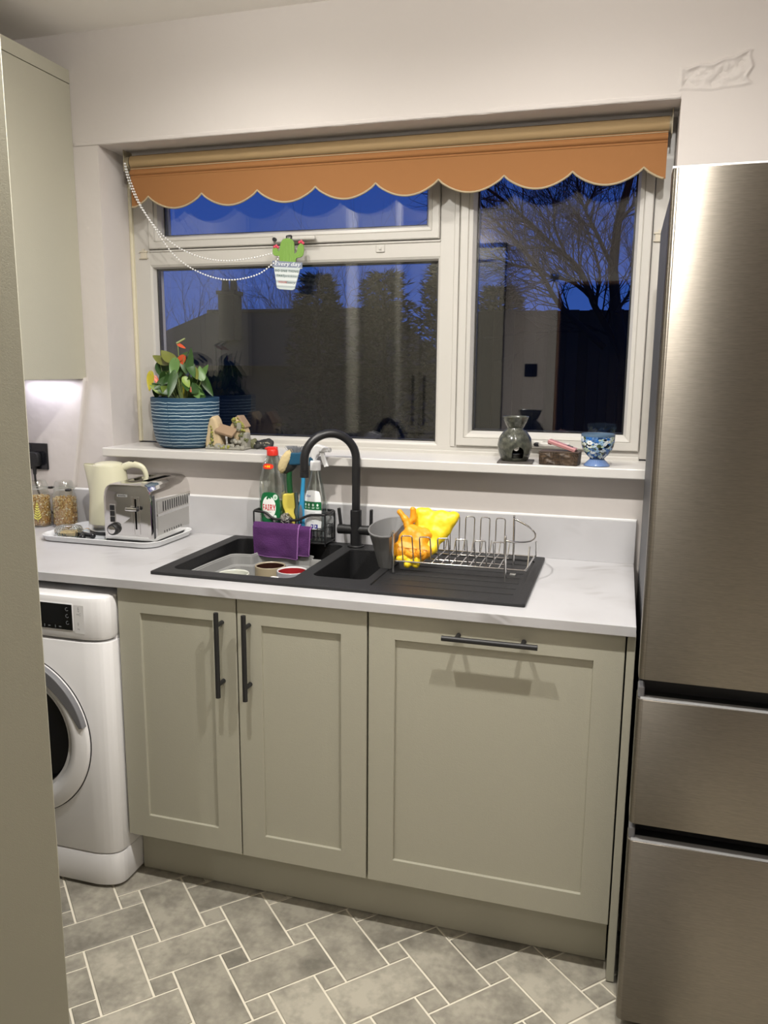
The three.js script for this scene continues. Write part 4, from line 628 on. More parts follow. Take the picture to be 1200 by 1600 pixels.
{
  const t = thing('hanging_sign', 'small cactus-in-a-pot sign hanging from the window handle', 'sign', [0.203, 1.76, -0.117], 0.08);
  t.rotation.z = -0.06;
  const C = [[-0.028, 0.012], [-0.03, 0.03], [-0.047, 0.032], [-0.053, 0.045], [-0.05, 0.055], [-0.036, 0.055], [-0.034, 0.046], [-0.03, 0.05], [-0.027, 0.07], [-0.02, 0.082], [-0.006, 0.087], [0.008, 0.085], [0.017, 0.076], [0.02, 0.06], [0.021, 0.042], [0.028, 0.046], [0.031, 0.062], [0.038, 0.072], [0.048, 0.07], [0.052, 0.055], [0.05, 0.038], [0.042, 0.03], [0.028, 0.026], [0.026, 0.008]];
  const cs = new THREE.Shape(); new THREE.SplineCurve(C.map(([x, y]) => V2(x, y))).getPoints(90).forEach((p, i) => (i ? cs.lineTo(p.x, p.y) : cs.moveTo(p.x, p.y)));
  const cac = part(t, 'cactus', slab(cs, 0.005, 0.001), std(lin(0.155, 0.30, 0.045), 0.6), 'bright green cactus shape');
  const rib = std(lin(0.24, 0.40, 0.10), 0.7); for (const x of [-0.012, -0.003, 0.007, 0.014]) part(cac, 'rib', sweep([V(x * 1.1, 0.014, 0.005), V(x, 0.07, 0.005)], 0.0008, 5), rib);
  part(cac, 'rib', sweep([V(0.03, 0.034, 0.005), V(0.041, 0.045, 0.005), V(0.043, 0.062, 0.005)], 0.0008, 5), rib);
  const pink = std(lin(0.55, 0.06, 0.10), 0.6); for (const [x, y] of [[-0.047, 0.059], [-0.041, 0.062], [-0.036, 0.058], [0.036, 0.076], [0.042, 0.079], [0.048, 0.074]]) part(cac, 'flower', new THREE.SphereGeometry(0.0048, 12, 8).scale(1, 1, 0.6).translate(x, y, 0.004), pink);
  const face = paint(512, 512, (x, w, h) => {
    x.fillStyle = '#dfe6e4'; x.fillRect(0, 0, w, h); x.fillStyle = '#8b93a8'; x.fillRect(0, 0, w, 112); x.fillStyle = '#c3cccd'; for (const y of [150, 250, 352, 440]) x.fillRect(0, y, w, 34); x.fillStyle = '#f2f5f3'; for (const y of [196, 300, 398]) x.fillRect(0, y, w, 40);
    x.textAlign = 'center'; x.fillStyle = '#fff'; x.font = 'italic bold 88px serif'; x.fillText('Every day', 256, 84); x.fillStyle = '#4a5f52'; x.font = 'bold 56px sans-serif'; x.fillText('DO ONE THING', 256, 198); x.fillText('THAT', 150, 284); x.font = 'italic 56px serif'; x.fillText('prickles', 318, 284); x.fillStyle = '#c04030'; x.font = 'bold 54px sans-serif'; x.fillText('YOUR', 190, 398); x.fillStyle = '#3f4a4c'; x.font = 'italic bold 56px serif'; x.fillText('fancy', 328, 400);
  });
  const ps = shape([[-0.051, 0.016], [-0.051, -0.004], [-0.045, -0.005], [-0.032, -0.068], [-0.024, -0.072], [0.02, -0.073], [0.028, -0.069], [0.043, -0.006], [0.05, -0.005], [0.05, 0.014]]);
  part(t, 'pot', planar(slab(ps, 0.005, 0.0008).translate(0, 0, 0.0035), -0.051, -0.073, 0.05, 0.0165), std(lin(0.66, 0.68, 0.69), 0.6, { map: face }), 'striped pot with lettering');
  part(t, 'loop', wire([[-0.006, 0.08, 0.002], [-0.012, 0.095, -0.004], [0.006, 0.098, -0.008], [0.004, 0.08, 0.001]], 0.0022, 0.006), M.black, 'black hanging loop');
}
// ---------------------------------------------------------------- things on the window sill
const SILL = 1.1722;
{
  const t = thing('potted_plant', 'blue striped pot with a green and red-flowered anthurium plant on the sill', 'plant', [-0.155, SILL, -0.064]);
  const stripes = paint(1024, 512, (x, w, h) => { x.fillStyle = '#1d4159'; x.fillRect(0, 0, w, h); for (let i = 0; i < 900; i++) { x.fillStyle = `rgba(${22 + rnd() * 26},${56 + rnd() * 22},${76 + rnd() * 24},0.25)`; x.fillRect(rnd() * w, rnd() * h, 30 + rnd() * 80, 3); } for (let k = 0; k < 14; k++) { const y0 = 46 + k * 33; x.strokeStyle = '#c4d6dc'; x.beginPath(); for (let i = 0; i <= w; i += 6) { const y = y0 + 8 * (vn(i * 0.012 + k * 7.3, k * 3.7, 997) - 0.5) + 3 * (vn(i * 0.06 + k, k, 997) - 0.5); i ? x.lineTo(i, y) : x.moveTo(i, y); } x.lineWidth = 4.6 + 2.2 * vn(k * 3.3, 1, 97); x.stroke(); } });
  const P = [[0.0, 0.0], [0.075, 0.0], [0.088, 0.006], [0.100, 0.024], [0.1075, 0.06], [0.1115, 0.11], [0.1135, 0.166], [0.112, 0.168], [0.1085, 0.167], [0.104, 0.10]];
  const g = new THREE.LatheGeometry(P.map(([x, y]) => V2(x + 1e-4, y)), 72), uv = g.attributes.uv, p = g.attributes.position; for (let i = 0; i < uv.count; i++) uv.setY(i, p.getY(i) / 0.168);
  const pot = part(t, 'pot', g, std(0xffffff, 0.55, { map: again(stripes, 0.5, 1) }), 'dark blue pot with wavy pale stripes');
  part(pot, 'soil', rumple(new THREE.CylinderGeometry(0.104, 0.104, 0.01, 40, 3).translate(0, 0.145, 0), 0.004, 60), std(lin(0.03, 0.02, 0.012), 0.95), 'dark soil');
  const leafM = [[0.155, 0.17, 0.035], [0.035, 0.085, 0.02], [0.11, 0.21, 0.06], [0.20, 0.29, 0.06], [0.42, 0.36, 0.03], [0.58, 0.085, 0.03]].map((c) => phys(lin(...c), 0.38, { side: THREE.DoubleSide }));
  const stemM = std(lin(0.19, 0.25, 0.08), 0.6);
  const leaf = (A, B, w, heart = 0, bend = 0.12) => {
    const nx = 8, ny = 14, dir = B.clone().sub(A), len = dir.length(); dir.normalize(); const toCam = V(0.52 + rr(-0.5, 0.5), 0.25 + rr(-0.3, 0.3), 0.82).normalize(), side = dir.clone().cross(toCam).normalize(), n = side.clone().cross(dir).normalize();
    const pos = [], idx = []; for (const s of [1, -1]) for (let j = 0; j <= ny; j++) for (let i = 0; i <= nx; i++) { const v = j / ny, u = i / nx * 2 - 1, half = w / 2 * Math.pow(Math.sin(Math.PI * Math.pow(v, 0.72) * 0.985 + 0.03), 0.75), back = heart * len * 0.22 * u * u * (1 - v); const q = A.clone().addScaledVector(dir, len * v - back).addScaledVector(side, half * u).addScaledVector(n, 0.22 * half * u * u - bend * len * Math.sin(Math.PI * v * 0.9) * 0.5 + s * 0.0004 * (1 - u * u)); pos.push(q.x, q.y, q.z); }
    const W1 = nx + 1, S = W1 * (ny + 1); for (let j = 0; j < ny; j++) for (let i = 0; i < nx; i++) { const a = j * W1 + i, b = a + 1, c = a + W1, d = c + 1; idx.push(a, b, c, b, d, c); idx.push(S + a, S + c, S + b, S + b, S + c, S + d); }
    const g = new THREE.BufferGeometry(); g.setAttribute('position', new THREE.Float32BufferAttribute(pos, 3)); g.setIndex(idx); g.computeVertexNormals(); return g;
  };
  const stem = (to, r = 0.0013) => { const b = V(to.x * 0.35 - 0.0, 0.145, to.z * 0.4), m = b.clone().lerp(to, 0.55).add(V(to.x * 0.12, 0.012, 0)); part(t, 'stem', tube([b, m, to], r, 14, 6), stemM); };
  const L = [[-.073, .279, -.026, -.145, .306, -.042, .026, 0], [-.046, .285, -.01, -.099, .323, -.024, .03, 0], [-.118, .281, -.043, -.096, .221, -.047, .036, 1], [-.007, .287, .042, -.014, .233, .054, .026, 2], [-.038, .229, .027, -.028, .168, .015, .028, 1], [-.013, .25, .004, -.012, .208, -.005, .024, 3], [.015, .203, -.033, .064, .276, -.048, .024, 2], [.012, .193, -.029, .046, .263, -.011, .022, 1], [.04, .256, .033, .055, .33, .045, .017, 1], [-.01, .285, .03, .027, .318, .018, .017, 1], [.003, .205, -.019, -.015, .163, -.014, .042, 4], [-.114, .243, .023, -.113, .186, .037, .02, 4], [-.075, .207, .038, -.1, .164, .021, .026, 1], [-.059, .199, .011, -.078, .167, .017, .022, 1], [-.021, .208, .001, -.04, .169, -.012, .022, 1], [.004, .225, -.003, .024, .182, -.019, .024, 1], [.024, .234, .043, .05, .201, .058, .018, 3], [-.076, .215, .005, -.058, .181, -.003, .02, 1], [-.015, .241, .041, -.026, .27, .044, .018, 1], [.064, .184, .038, .059, .218, .052, .018, 1], [.066, .23, .001, .056, .271, -.003, .02, 2], [-.064, .249, .01, -.087, .207, .007, .023, 1]];
  for (const [a, b, c, d, e, f, w, k] of L) { const A = V(a, b, c), B = V(d, e, f); part(t, 'leaf', leaf(A, B, w * 1.4, k === 4 || k === 2 ? 1 : 0.5), leafM[k]); stem(A); }
  for (let i = 0; i < 16; i++) { const B = V(rr(-0.105, 0.085), rr(0.165, 0.25), rr(0.0, 0.06)), A = V(B.x * 0.55 + rr(-0.02, 0.02), B.y + rr(0.03, 0.055) * (i % 3 ? 1 : -0.7), B.z * 0.5); part(t, 'leaf', leaf(A, B, rr(0.022, 0.034), 0.7), leafM[[1, 2, 1, 3, 1, 0][i % 6]]); stem(A); }
  for (let i = 0; i < 9; i++) { const a = i * 0.7 + 0.3, A = V(Math.cos(a) * 0.05, 0.19 + 0.03 * (i % 3), Math.sin(a) * 0.05), B = V(Math.cos(a) * 0.095, 0.17 + 0.02 * (i % 2), Math.sin(a) * 0.085); part(t, 'leaf', leaf(A, B, 0.03, 0.5), leafM[1]); stem(A); }
  for (const [A, B, w] of [[V(.016, .30, .03), V(-.014, .262, .035), .026], [V(-.015, .343, .01), V(.017, .328, .014), .011], [V(.036, .206, .04), V(.05, .186, .045), .014], [V(-.1, .234, .02), V(-.084, .206, .025), .014]]) { part(t, 'flower', leaf(A, B, w, 0.8), leafM[5], 'orange-red flower'); stem(A); }
  part(t, 'spadix', sweep([V(-.018, .345, .01), V(.014, .36, .012)], (k) => 0.0036 - 0.0008 * k, 10), std(lin(0.33, 0.38, 0.17), 0.6), 'pale green spadix');
}
{
  const t = thing('ornament', 'cream resin cottage ornament with mossy roofs beside the blue pot', 'ornament', [0.008, SILL, -0.055]);
  const cream = std(lin(0.50, 0.39, 0.235), 0.85), roof = std(lin(0.29, 0.20, 0.125), 0.9), moss = std(lin(0.25, 0.25, 0.055), 0.95), stone = std(lin(0.26, 0.25, 0.21), 0.9), dark = std(lin(0.055, 0.05, 0.04), 0.9), mossD = std(lin(0.11, 0.12, 0.05), 0.95);
  const g1 = new THREE.Shape(); g1.moveTo(-0.03, 0).bezierCurveTo(-0.03, 0.04, -0.022, 0.075, -0.012, 0.098).bezierCurveTo(-0.004, 0.112, 0.008, 0.112, 0.014, 0.095).bezierCurveTo(0.022, 0.07, 0.03, 0.04, 0.03, 0).lineTo(-0.03, 0);
  const gb = (w) => { const g = slab(w, 0.045, 0.008, 14); const tess = rumple(g, 0.0012, 120); return tess; };
  part(t, 'gable', gb(g1).translate(-0.044, 0, -0.015), cream, 'cream rounded gable');
  const g2 = new THREE.Shape(); g2.moveTo(-0.03, 0).lineTo(-0.032, 0.045).bezierCurveTo(-0.02, 0.08, -0.004, 0.106, 0.002, 0.107).bezierCurveTo(0.01, 0.105, 0.024, 0.085, 0.036, 0.058).lineTo(0.04, 0).lineTo(-0.03, 0);
  part(t, 'gable', gb(g2).translate(0.026, 0, -0.04), cream, 'cream rounded gable');
  part(t, 'roof', rumple(box(-0.03, 0, -0.012, 0.036, 0.012, 0.03, 0.004).rotateX(0.62).rotateZ(-0.25).translate(-0.002, 0.062, 0.008), 0.002, 110), roof, 'mauve-brown roof');
  part(t, 'roof', rumple(box(-0.002, 0, -0.03, 0.046, 0.009, 0.016, 0.004).rotateZ(-0.95).translate(0.03, 0.106, -0.014), 0.002, 110), roof, 'mauve-brown roof');
  const clump = (m, n, list, r) => { const q = []; for (const [x, y, z, dx, dy] of list) for (let i = 0; i < n; i++) { const k = rnd(); q.push(new THREE.IcosahedronGeometry(r * rr(0.6, 1.15), 1).translate(x + dx * k + rr(-1, 1) * 0.004, y + dy * k + rr(-1, 1) * 0.004, z + rr(-1, 1) * 0.003)); } return part(t, 'moss', merge(q), m); };
  clump(moss, 12, [[0.03, 0.106, 0.004, 0.04, -0.045], [0.026, 0.1, 0.008, 0.045, -0.05], [-0.046, 0.075, 0.03, -0.002, -0.06], [0.02, 0.09, 0.006, 0.006, 0.016]], 0.0042).userData.kind = 'stuff';
  clump(mossD, 9, [[0.02, 0.098, 0.01, 0.04, -0.05], [-0.05, 0.05, 0.031, 0.006, -0.04], [-0.06, 0.006, 0.032, 0.09, 0.002], [0.04, 0.05, 0.012, 0.035, -0.02]], 0.0042).userData.kind = 'stuff';
  clump(moss, 10, [[-0.062, 0.006, 0.03, 0.06, 0.0], [-0.02, 0.008, 0.036, 0.05, 0.0]], 0.005).userData.kind = 'stuff';
  const rocks = []; for (let i = 0; i < 30; i++) rocks.push(new THREE.IcosahedronGeometry(rr(0.005, 0.009), 1).translate(rr(-0.06, 0.068), rr(0.004, 0.014), rr(0.02, 0.036)));
  for (let i = 0; i < 9; i++) rocks.push(new THREE.IcosahedronGeometry(rr(0.006, 0.009), 1).translate(rr(0.02, 0.05), rr(0.014, 0.03), rr(0.01, 0.022)));
  part(t, 'rockery', merge(rocks), stone, 'grey-brown rockery').userData.kind = 'stuff';
  part(t, 'chimney', rumple(box(0.034, 0.06, -0.002, 0.05, 0.088, 0.012, 0.003), 0.001, 150), stone); part(t, 'porch', rumple(box(0.0, 0.018, -0.005, 0.022, 0.05, 0.012, 0.004), 0.001, 150), dark, 'dark porch'); part(t, 'wing', rumple(box(0.046, 0.004, -0.02, 0.072, 0.056, 0.014, 0.006), 0.001, 120), stone, 'grey stone wing');
  part(t, 'base', rumple(box(-0.068, 0.0, -0.045, 0.074, 0.008, 0.04, 0.004), 0.0006, 100), stone);
  const f = thing('ornament', 'small dark mottled frog-like stone ornament by the cottage', 'ornament', [0.116, SILL + 0.001, -0.088]);
  part(f, 'body', rumple(blob([{ a: [0.0, 0.014, 0.0], s: [0.034, 0.013, 0.02] }, { a: [0.016, 0.02, -0.004], s: [0.02, 0.013, 0.014] }, { a: [-0.012, 0.007, 0.014], s: [0.014, 0.007, 0.01] }, { a: [0.02, 0.006, 0.012], s: [0.014, 0.006, 0.01] }], 0.003, 0.01), 0.0025, 90), std(lin(0.016, 0.016, 0.014), 0.6));
  part(f, 'head', rumple(blob([{ a: [-0.034, 0.017, 0.006], s: [0.016, 0.013, 0.013] }, { a: [-0.028, 0.028, 0.004], s: [0.006, 0.005, 0.006] }, { a: [-0.026, 0.006, 0.014], s: [0.010, 0.006, 0.008] }], 0.0025, 0.008), 0.002, 120), std(lin(0.10, 0.10, 0.045), 0.7), 'olive head');
  const sp = []; for (let i = 0; i < 26; i++) sp.push(new THREE.IcosahedronGeometry(rr(0.0015, 0.003), 1).translate(rr(-0.03, 0.03), rr(0.012, 0.022), 0.014 + rr(-0.004, 0.004))); part(f, 'mottling', merge(sp), std(lin(0.30, 0.27, 0.2), 0.8), 'pale mottled lumps').userData.kind = 'stuff';
}
{
  const t = thing('oil_burner', 'grey-green glazed oil burner with an arched opening on the sill', 'oil burner', [0.964, SILL + 0.0043, -0.004], 0.35);
  const outer = [[0.0001, 0], [0.036, 0], [0.04, 0.004], [0.0475, 0.026], [0.0505, 0.046], [0.047, 0.066], [0.036, 0.083], [0.0245, 0.092], [0.023, 0.096], [0.027, 0.103], [0.034, 0.116], [0.0385, 0.128], [0.0375, 0.1295], [0.035, 0.128], [0.026, 0.108], [0.0001, 0.101]];
  const inner = [[0.0001, 0.004], [0.035, 0.004], [0.0425, 0.026], [0.0455, 0.046], [0.042, 0.064], [0.032, 0.08], [0.0001, 0.088]];
  const ev = new Evaluator(); ev.attributes = ['position', 'normal', 'uv']; ev.useGroups = false;
  const br = (g) => { const b = new Brush(g); b.updateMatrixWorld(); return b; };
  const arch = new THREE.Shape(); arch.moveTo(-0.017, 0.009).lineTo(0.017, 0.009).lineTo(0.0175, 0.026).absarc(0, 0.026, 0.0175, 0, Math.PI, false).lineTo(-0.017, 0.009);
  const body = mergeVertices(lathe(outer, 56)), hollow = mergeVertices(lathe(inner, 48));
  let r = ev.evaluate(br(body), br(hollow), SUBTRACTION); r = ev.evaluate(br(r.geometry), br(slab(arch, 0.07, 0)), SUBTRACTION);
  r = ev.evaluate(br(r.geometry), br(new THREE.CylinderGeometry(0.011, 0.011, 0.06, 24).rotateX(Math.PI / 2).scale(0.75, 1, 1).translate(-0.012, 0.03, -0.04)), SUBTRACTION); r = ev.evaluate(br(r.geometry), br(new THREE.CylinderGeometry(0.011, 0.011, 0.06, 24).rotateX(Math.PI / 2).scale(0.75, 1, 1).translate(0.014, 0.034, -0.04)), SUBTRACTION);
  const glaze = tex(256, 256, (u, v) => mix3([54, 56, 50], [98, 98, 87], clamp(fbm(u, v, 14, 4) * 1.6 - 0.35)), true, 0.5);
  part(t, 'body', creased(r.geometry, 0.6), phys(0xffffff, 0.22, { map: glaze }));
  part(t, 'tea_light', lathe([[0, 0.018], [0.0165, 0.018], [0.0175, 0.019], [0.0175, 0.0045], [0, 0.0045]], 28), std(lin(0.25, 0.25, 0.24), 0.4, { metalness: 0.7 }), 'silver tea light');
  const c = thing('coaster', 'thin dark slate coaster under the oil burner', 'coaster', [0.968, SILL, -0.002], 0.05);
  part(c, 'slate', rumple(box(-0.05, 0, -0.05, 0.052, 0.004, 0.05, 0.0015), 0.0003, 80), std(lin(0.07, 0.062, 0.055), 0.7)); part(c, 'foot_pad', new THREE.CylinderGeometry(0.006, 0.006, 0.002, 12).translate(-0.04, 0.001, 0.044), M.whitePlastic);
}
{
  const t = thing('wooden_box', 'small dark carved wooden box on the sill near the oil burner', 'box', [1.097, SILL, 0.012], -0.1);
  const carve = tex(512, 128, (u, v) => { const w = fbm(u, v, 6, 3); return 0.5 + 0.5 * Math.sin((u * 9 + Math.sin(v * 6 + u * 11) * 1.1 + w * 1.5) * 6.28); }, false, 0.12);
  const wood = tex(256, 256, (u, v) => mix3([44, 34, 26], [92, 72, 52], clamp(fbm(u, v * 4, 8, 4) * 1.4 - 0.2)), true, 0.1);
  const g = new RoundedBoxGeometry(0.113, 0.036, 0.062, 3, 0.003).translate(0, 0.018, 0), p = g.attributes.position; for (let i = 0; i < p.count; i++) { const k = p.getY(i) / 0.036; p.setX(i, p.getX(i) * (1 - 0.03 * (1 - k))); } g.computeVertexNormals();
  part(t, 'body', metric(g), std(0xffffff, 0.55, { map: wood, bumpMap: carve, bumpScale: 0.004 })); part(t, 'lid', metric(box(-0.057, 0.0362, -0.031, 0.057, 0.0385, 0.031, 0.001)), std(0xffffff, 0.5, { map: wood }), 'dark wooden lid');
  const k = thing('pink_case', 'slim pink case lying tilted on the carved wooden box', 'case', [1.102, SILL + 0.0388, 0.009], -0.15);
  const pk = phys(lin(0.50, 0.235, 0.235), 0.3); const tilt = new THREE.Group(); k.rotation.z = -0.3; k.position.y += 0.014;
  part(k, 'body', box(-0.042, -0.0045, -0.016, 0.042, 0.0065, 0.016, 0.003), pk); part(k, 'seam', box(-0.0415, 0.0, -0.0165, 0.0425, 0.0012, 0.0165, 0.0004), std(lin(0.16, 0.07, 0.07), 0.5), 'dark seam'); part(k, 'clasp', box(0.012, 0.006, -0.006, 0.03, 0.008, 0.006, 0.001), std(lin(0.06, 0.04, 0.05), 0.4), 'dark clasp');
  part(k, 'foot_rest', box(-0.04, -0.0075, -0.012, -0.03, -0.0045, 0.012, 0.001), pk);
}
{
  const t = thing('goblet', 'blue and white flower-patterned footed cup at the fridge end of the sill', 'cup', [1.20, SILL, 0.012]);
  const fl = paint(1024, 512, (x, w, h) => { x.fillStyle = '#1d3a63'; x.fillRect(0, 0, w, h); const col = ['#c9d4de', '#2f66ad', '#8fb0cf', '#e2e6e4', '#101b2c', '#466a9c', '#bccdb8', '#4b5a3a']; for (let i = 0; i < 420; i++) { const cx = rnd() * w, cy = h * 0.1 + rnd() * h * 0.62, r = 12 + rnd() * 16, c = col[Math.floor(rnd() * 8)]; for (const o of [-w, 0, w]) { x.fillStyle = c; x.beginPath(); for (let k = 0; k < 6; k++) { x.ellipse(cx + o + Math.cos(k) * r * 0.7, cy + Math.sin(k) * r * 0.7, r * 0.62, r * 0.45, k, 0, 7); } x.fill(); x.fillStyle = '#0d1522'; x.beginPath(); x.arc(cx + o, cy, r * 0.22, 0, 7); x.fill(); } } x.fillStyle = '#52677c'; x.fillRect(0, 0, w, h * 0.085); x.fillStyle = '#496596'; x.fillRect(0, h * 0.80, w, h * 0.2); x.strokeStyle = '#9fb3d8'; x.lineWidth = 4; for (let i = 0; i < 60; i++) { x.beginPath(); x.moveTo(i * 18, h * 0.8); x.quadraticCurveTo(i * 18 + 20, h * 0.9, i * 18 - 6, h); x.stroke(); } });
  const P = [[0.0001, 0], [0.0365, 0], [0.0365, 0.003], [0.028, 0.012], [0.0205, 0.019], [0.0205, 0.023], [0.031, 0.032], [0.041, 0.046], [0.0455, 0.062], [0.0468, 0.078], [0.0472, 0.09], [0.0455, 0.0915], [0.0435, 0.09], [0.042, 0.065], [0.03, 0.04], [0.0001, 0.033]];
  const g = new THREE.LatheGeometry(P.map(([x, y]) => V2(x, y)), 64), uv = g.attributes.uv, p = g.attributes.position; for (let i = 0; i < uv.count; i++) uv.setY(i, clamp(p.getY(i) / 0.0918));
  part(t, 'bowl', g, phys(0xffffff, 0.15, { map: fl }));
}
// ---------------------------------------------------------------- left end of the worktop
const WTT = WT + 0.0002;
{
  const t = thing('tray', 'white melamine tray with a printed base under the toaster and kettle', 'tray', [-0.29, WTT, 0.155]);
  const print = paint(512, 384, (x, w, h) => { x.fillStyle = '#d9dde0'; x.fillRect(0, 0, w, h); const c = ['#a9bfc6', '#c9b98a', '#7f9aa0', '#b9c7b0', '#c98f4a', '#5d6f74']; for (let i = 0; i < 130; i++) { x.fillStyle = c[Math.floor(rnd() * 6)]; x.beginPath(); x.ellipse(rnd() * w, rnd() * h, 14 + rnd() * 16, 4 + rnd() * 7, rnd() * 3.1, 0, 7); x.fill(); } });
  const N = 96, ring = (hx, hz, r) => { const s = roundRect(-hx, -hz, hx, hz, r).getSpacedPoints(N).slice(0, N); return s; };
  const lev = [[0.0, 0, 1], [0.196, 0.0, 0.116], [0.207, 0.003, 0.127], [0.2125, 0.016, 0.1325], [0.2155, 0.0195, 0.1355], [0.211, 0.0205, 0.131], [0.203, 0.0165, 0.123], [0.19, 0.0045, 0.110], [0.183, 0.0032, 0.103], [0, 0.0032, 0]], pos = [], idx = [];
  lev.forEach(([hx, y, hz], j) => { const q = hx ? ring(hx, hz, 0.03 + (hx - 0.183) * 0.8) : Array(N).fill({ x: 0, y: 0 }); q.forEach((p, i) => { pos.push(p.x, y, p.y); if (j) { const a = (j - 1) * N + i, b = (j - 1) * N + (i + 1) % N, c = j * N + i, d = j * N + (i + 1) % N; idx.push(a, b, c, b, d, c); } }); });
  const g = new THREE.BufferGeometry(); g.setAttribute('position', new THREE.Float32BufferAttribute(pos, 3)); g.setIndex(idx); part(t, 'body', creased(g, 0.5), phys(lin(0.72, 0.73, 0.74), 0.25, { side: THREE.DoubleSide }));
  const ps = lying(roundRect(-0.181, -0.101, 0.181, 0.101, 0.028), 0.0008, 0, 8).translate(0, 0.003, 0), pp = ps.attributes.position, u = ps.attributes.uv; for (let i = 0; i < u.count; i++) u.setXY(i, (pp.getX(i) + 0.181) / 0.362, (pp.getZ(i) + 0.101) / 0.202); part(t, 'printed_base', ps, phys(0xffffff, 0.25, { map: print }), 'leaf-printed base');
}
const TRAY = WTT + 0.004;
{
  const t = thing('toaster', 'polished chrome two-slice toaster on the tray', 'toaster', [-0.19, TRAY, 0.122], 0.05);
  const W = 0.083, H = 0.19, D = 0.138, y0 = 0.012;
  const s = new THREE.Shape(); s.moveTo(-W, y0).lineTo(W, y0).lineTo(W, 0.13).bezierCurveTo(W, 0.175, W - 0.012, H, W - 0.04, H).lineTo(-W + 0.04, H).bezierCurveTo(-W + 0.012, H, -W, 0.175, -W, 0.13).lineTo(-W, y0);
  const ev = new Evaluator(); ev.attributes = ['position', 'normal', 'uv']; ev.useGroups = false; const br = (g) => { const b = new Brush(g); b.updateMatrixWorld(); return b; };
  let r = br(slab(s, D * 2, 0.012, 20).translate(0, 0, -D)); for (const x of [-0.026, 0.026]) r = ev.evaluate(r, br(box(x - 0.014, 0.06, -0.078, x + 0.014, 0.3, 0.07, 0)), SUBTRACTION);
  r = ev.evaluate(r, br(box(0.028, 0.05, D - 0.02, 0.034, 0.145, D + 0.05)), SUBTRACTION);
  part(t, 'body', creased(r.geometry, 0.5), M.chrome);
  for (const x of [-0.026, 0.026]) part(t, 'slot_lining', box(x - 0.0135, 0.062, -0.077, x + 0.0135, 0.07, 0.069), M.black, 'dark toast slot');
  part(t, 'slot_lining', box(0.0275, 0.05, D - 0.019, 0.0345, 0.145, D - 0.017), M.black, 'dark lever slot');
  part(t, 'base', box(-W + 0.003, 0, -D + 0.006, W - 0.003, 0.016, D - 0.002, 0.005), M.black, 'black base');
  for (const sd of [-1, 1]) { const p = part(t, 'side_panel', box(sd * (W - 0.001) - 0.0012, 0.026, -D + 0.014, sd * (W - 0.001) + 0.0022, 0.136, D - 0.035, 0.0012), std(lin(0.62, 0.61, 0.58), 0.3, { metalness: 1 }), 'brushed side panel'); for (let i = 0; i < 13; i++) part(p, 'vent_slot', box(sd * (W + 0.0008) - 0.0012, 0.098, -D + 0.026 + i * 0.0145, sd * (W + 0.0008) + 0.0012, 0.129, -D + 0.031 + i * 0.0145, 0.0005), M.black); for (let i = 0; i < 8; i++) part(p, 'vent_slot', box(sd * (W + 0.0008) - 0.0012, 0.028, -D + 0.09 + i * 0.0155, sd * (W + 0.0008) + 0.0012, 0.036, -D + 0.0935 + i * 0.0155, 0.0005), M.black); part(p, 'ledge', box(sd * (W + 0.0012) - 0.0012, 0.086, -D + 0.014, sd * (W + 0.0012) + 0.0018, 0.095, D - 0.035, 0.001), M.chrome); }
  const z = D + 0.0;
  part(t, 'corner_strip', box(W - 0.016, 0.02, D - 0.024, W + 0.0015, 0.155, D - 0.012, 0.002), M.darkMetal, 'dark corner strip');
  part(t, 'button_plate', box(-0.058, 0.068, z - 0.002, -0.038, 0.126, z + 0.002, 0.002), M.satin);
  for (let i = 0; i < 3; i++) part(t, 'button', box(-0.0555, 0.071 + i * 0.0182, z + 0.0, -0.0405, 0.0865 + i * 0.0182, z + 0.0045, 0.0015), M.black, 'small black button');
  const kn = part(t, 'knob', lathe([[0, 0.018], [0.0135, 0.018], [0.0175, 0.014], [0.019, 0], [0, 0]], 36).rotateX(Math.PI / 2).translate(-0.045, 0.048, z - 0.001), M.black, 'round black browning knob'); part(kn, 'cap', lathe([[0, 0.0195], [0.012, 0.019], [0.0128, 0.017]], 32).rotateX(Math.PI / 2).translate(-0.045, 0.048, z - 0.001), M.chrome);
  const lv = part(t, 'lever', merge(box(0.026, 0.112, z - 0.01, 0.036, 0.119, z + 0.014, 0.002), box(0.006, 0.11, z + 0.008, 0.048, 0.121, z + 0.022, 0.004)), M.chrome, 'chrome carriage lever'); part(lv, 'grip', box(0.03, 0.1095, z + 0.0075, 0.05, 0.1215, z + 0.0215, 0.004), M.black, 'black lever end');
  part(t, 'lever_track', merge(box(0.018, 0.034, z - 0.002, 0.0255, 0.152, z + 0.0025, 0.001), box(0.0365, 0.034, z - 0.002, 0.045, 0.152, z + 0.0025, 0.001)), M.chrome);
  const logo = paint(128, 32, (x, w, h) => { x.fillStyle = '#b9b9b7'; x.fillRect(0, 0, w, h); x.fillStyle = '#141414'; x.font = 'bold 26px sans-serif'; x.textAlign = 'center'; x.fillText('Breville', 64, 25); });
  part(t, 'logo_plate', planar(box(-0.03, 0.15, z - 0.001, 0.004, 0.158, z + 0.0015), -0.03, 0.15, 0.004, 0.158), std(0xffffff, 0.3, { map: logo, metalness: 0.5 }), 'small lettered logo plate');
}
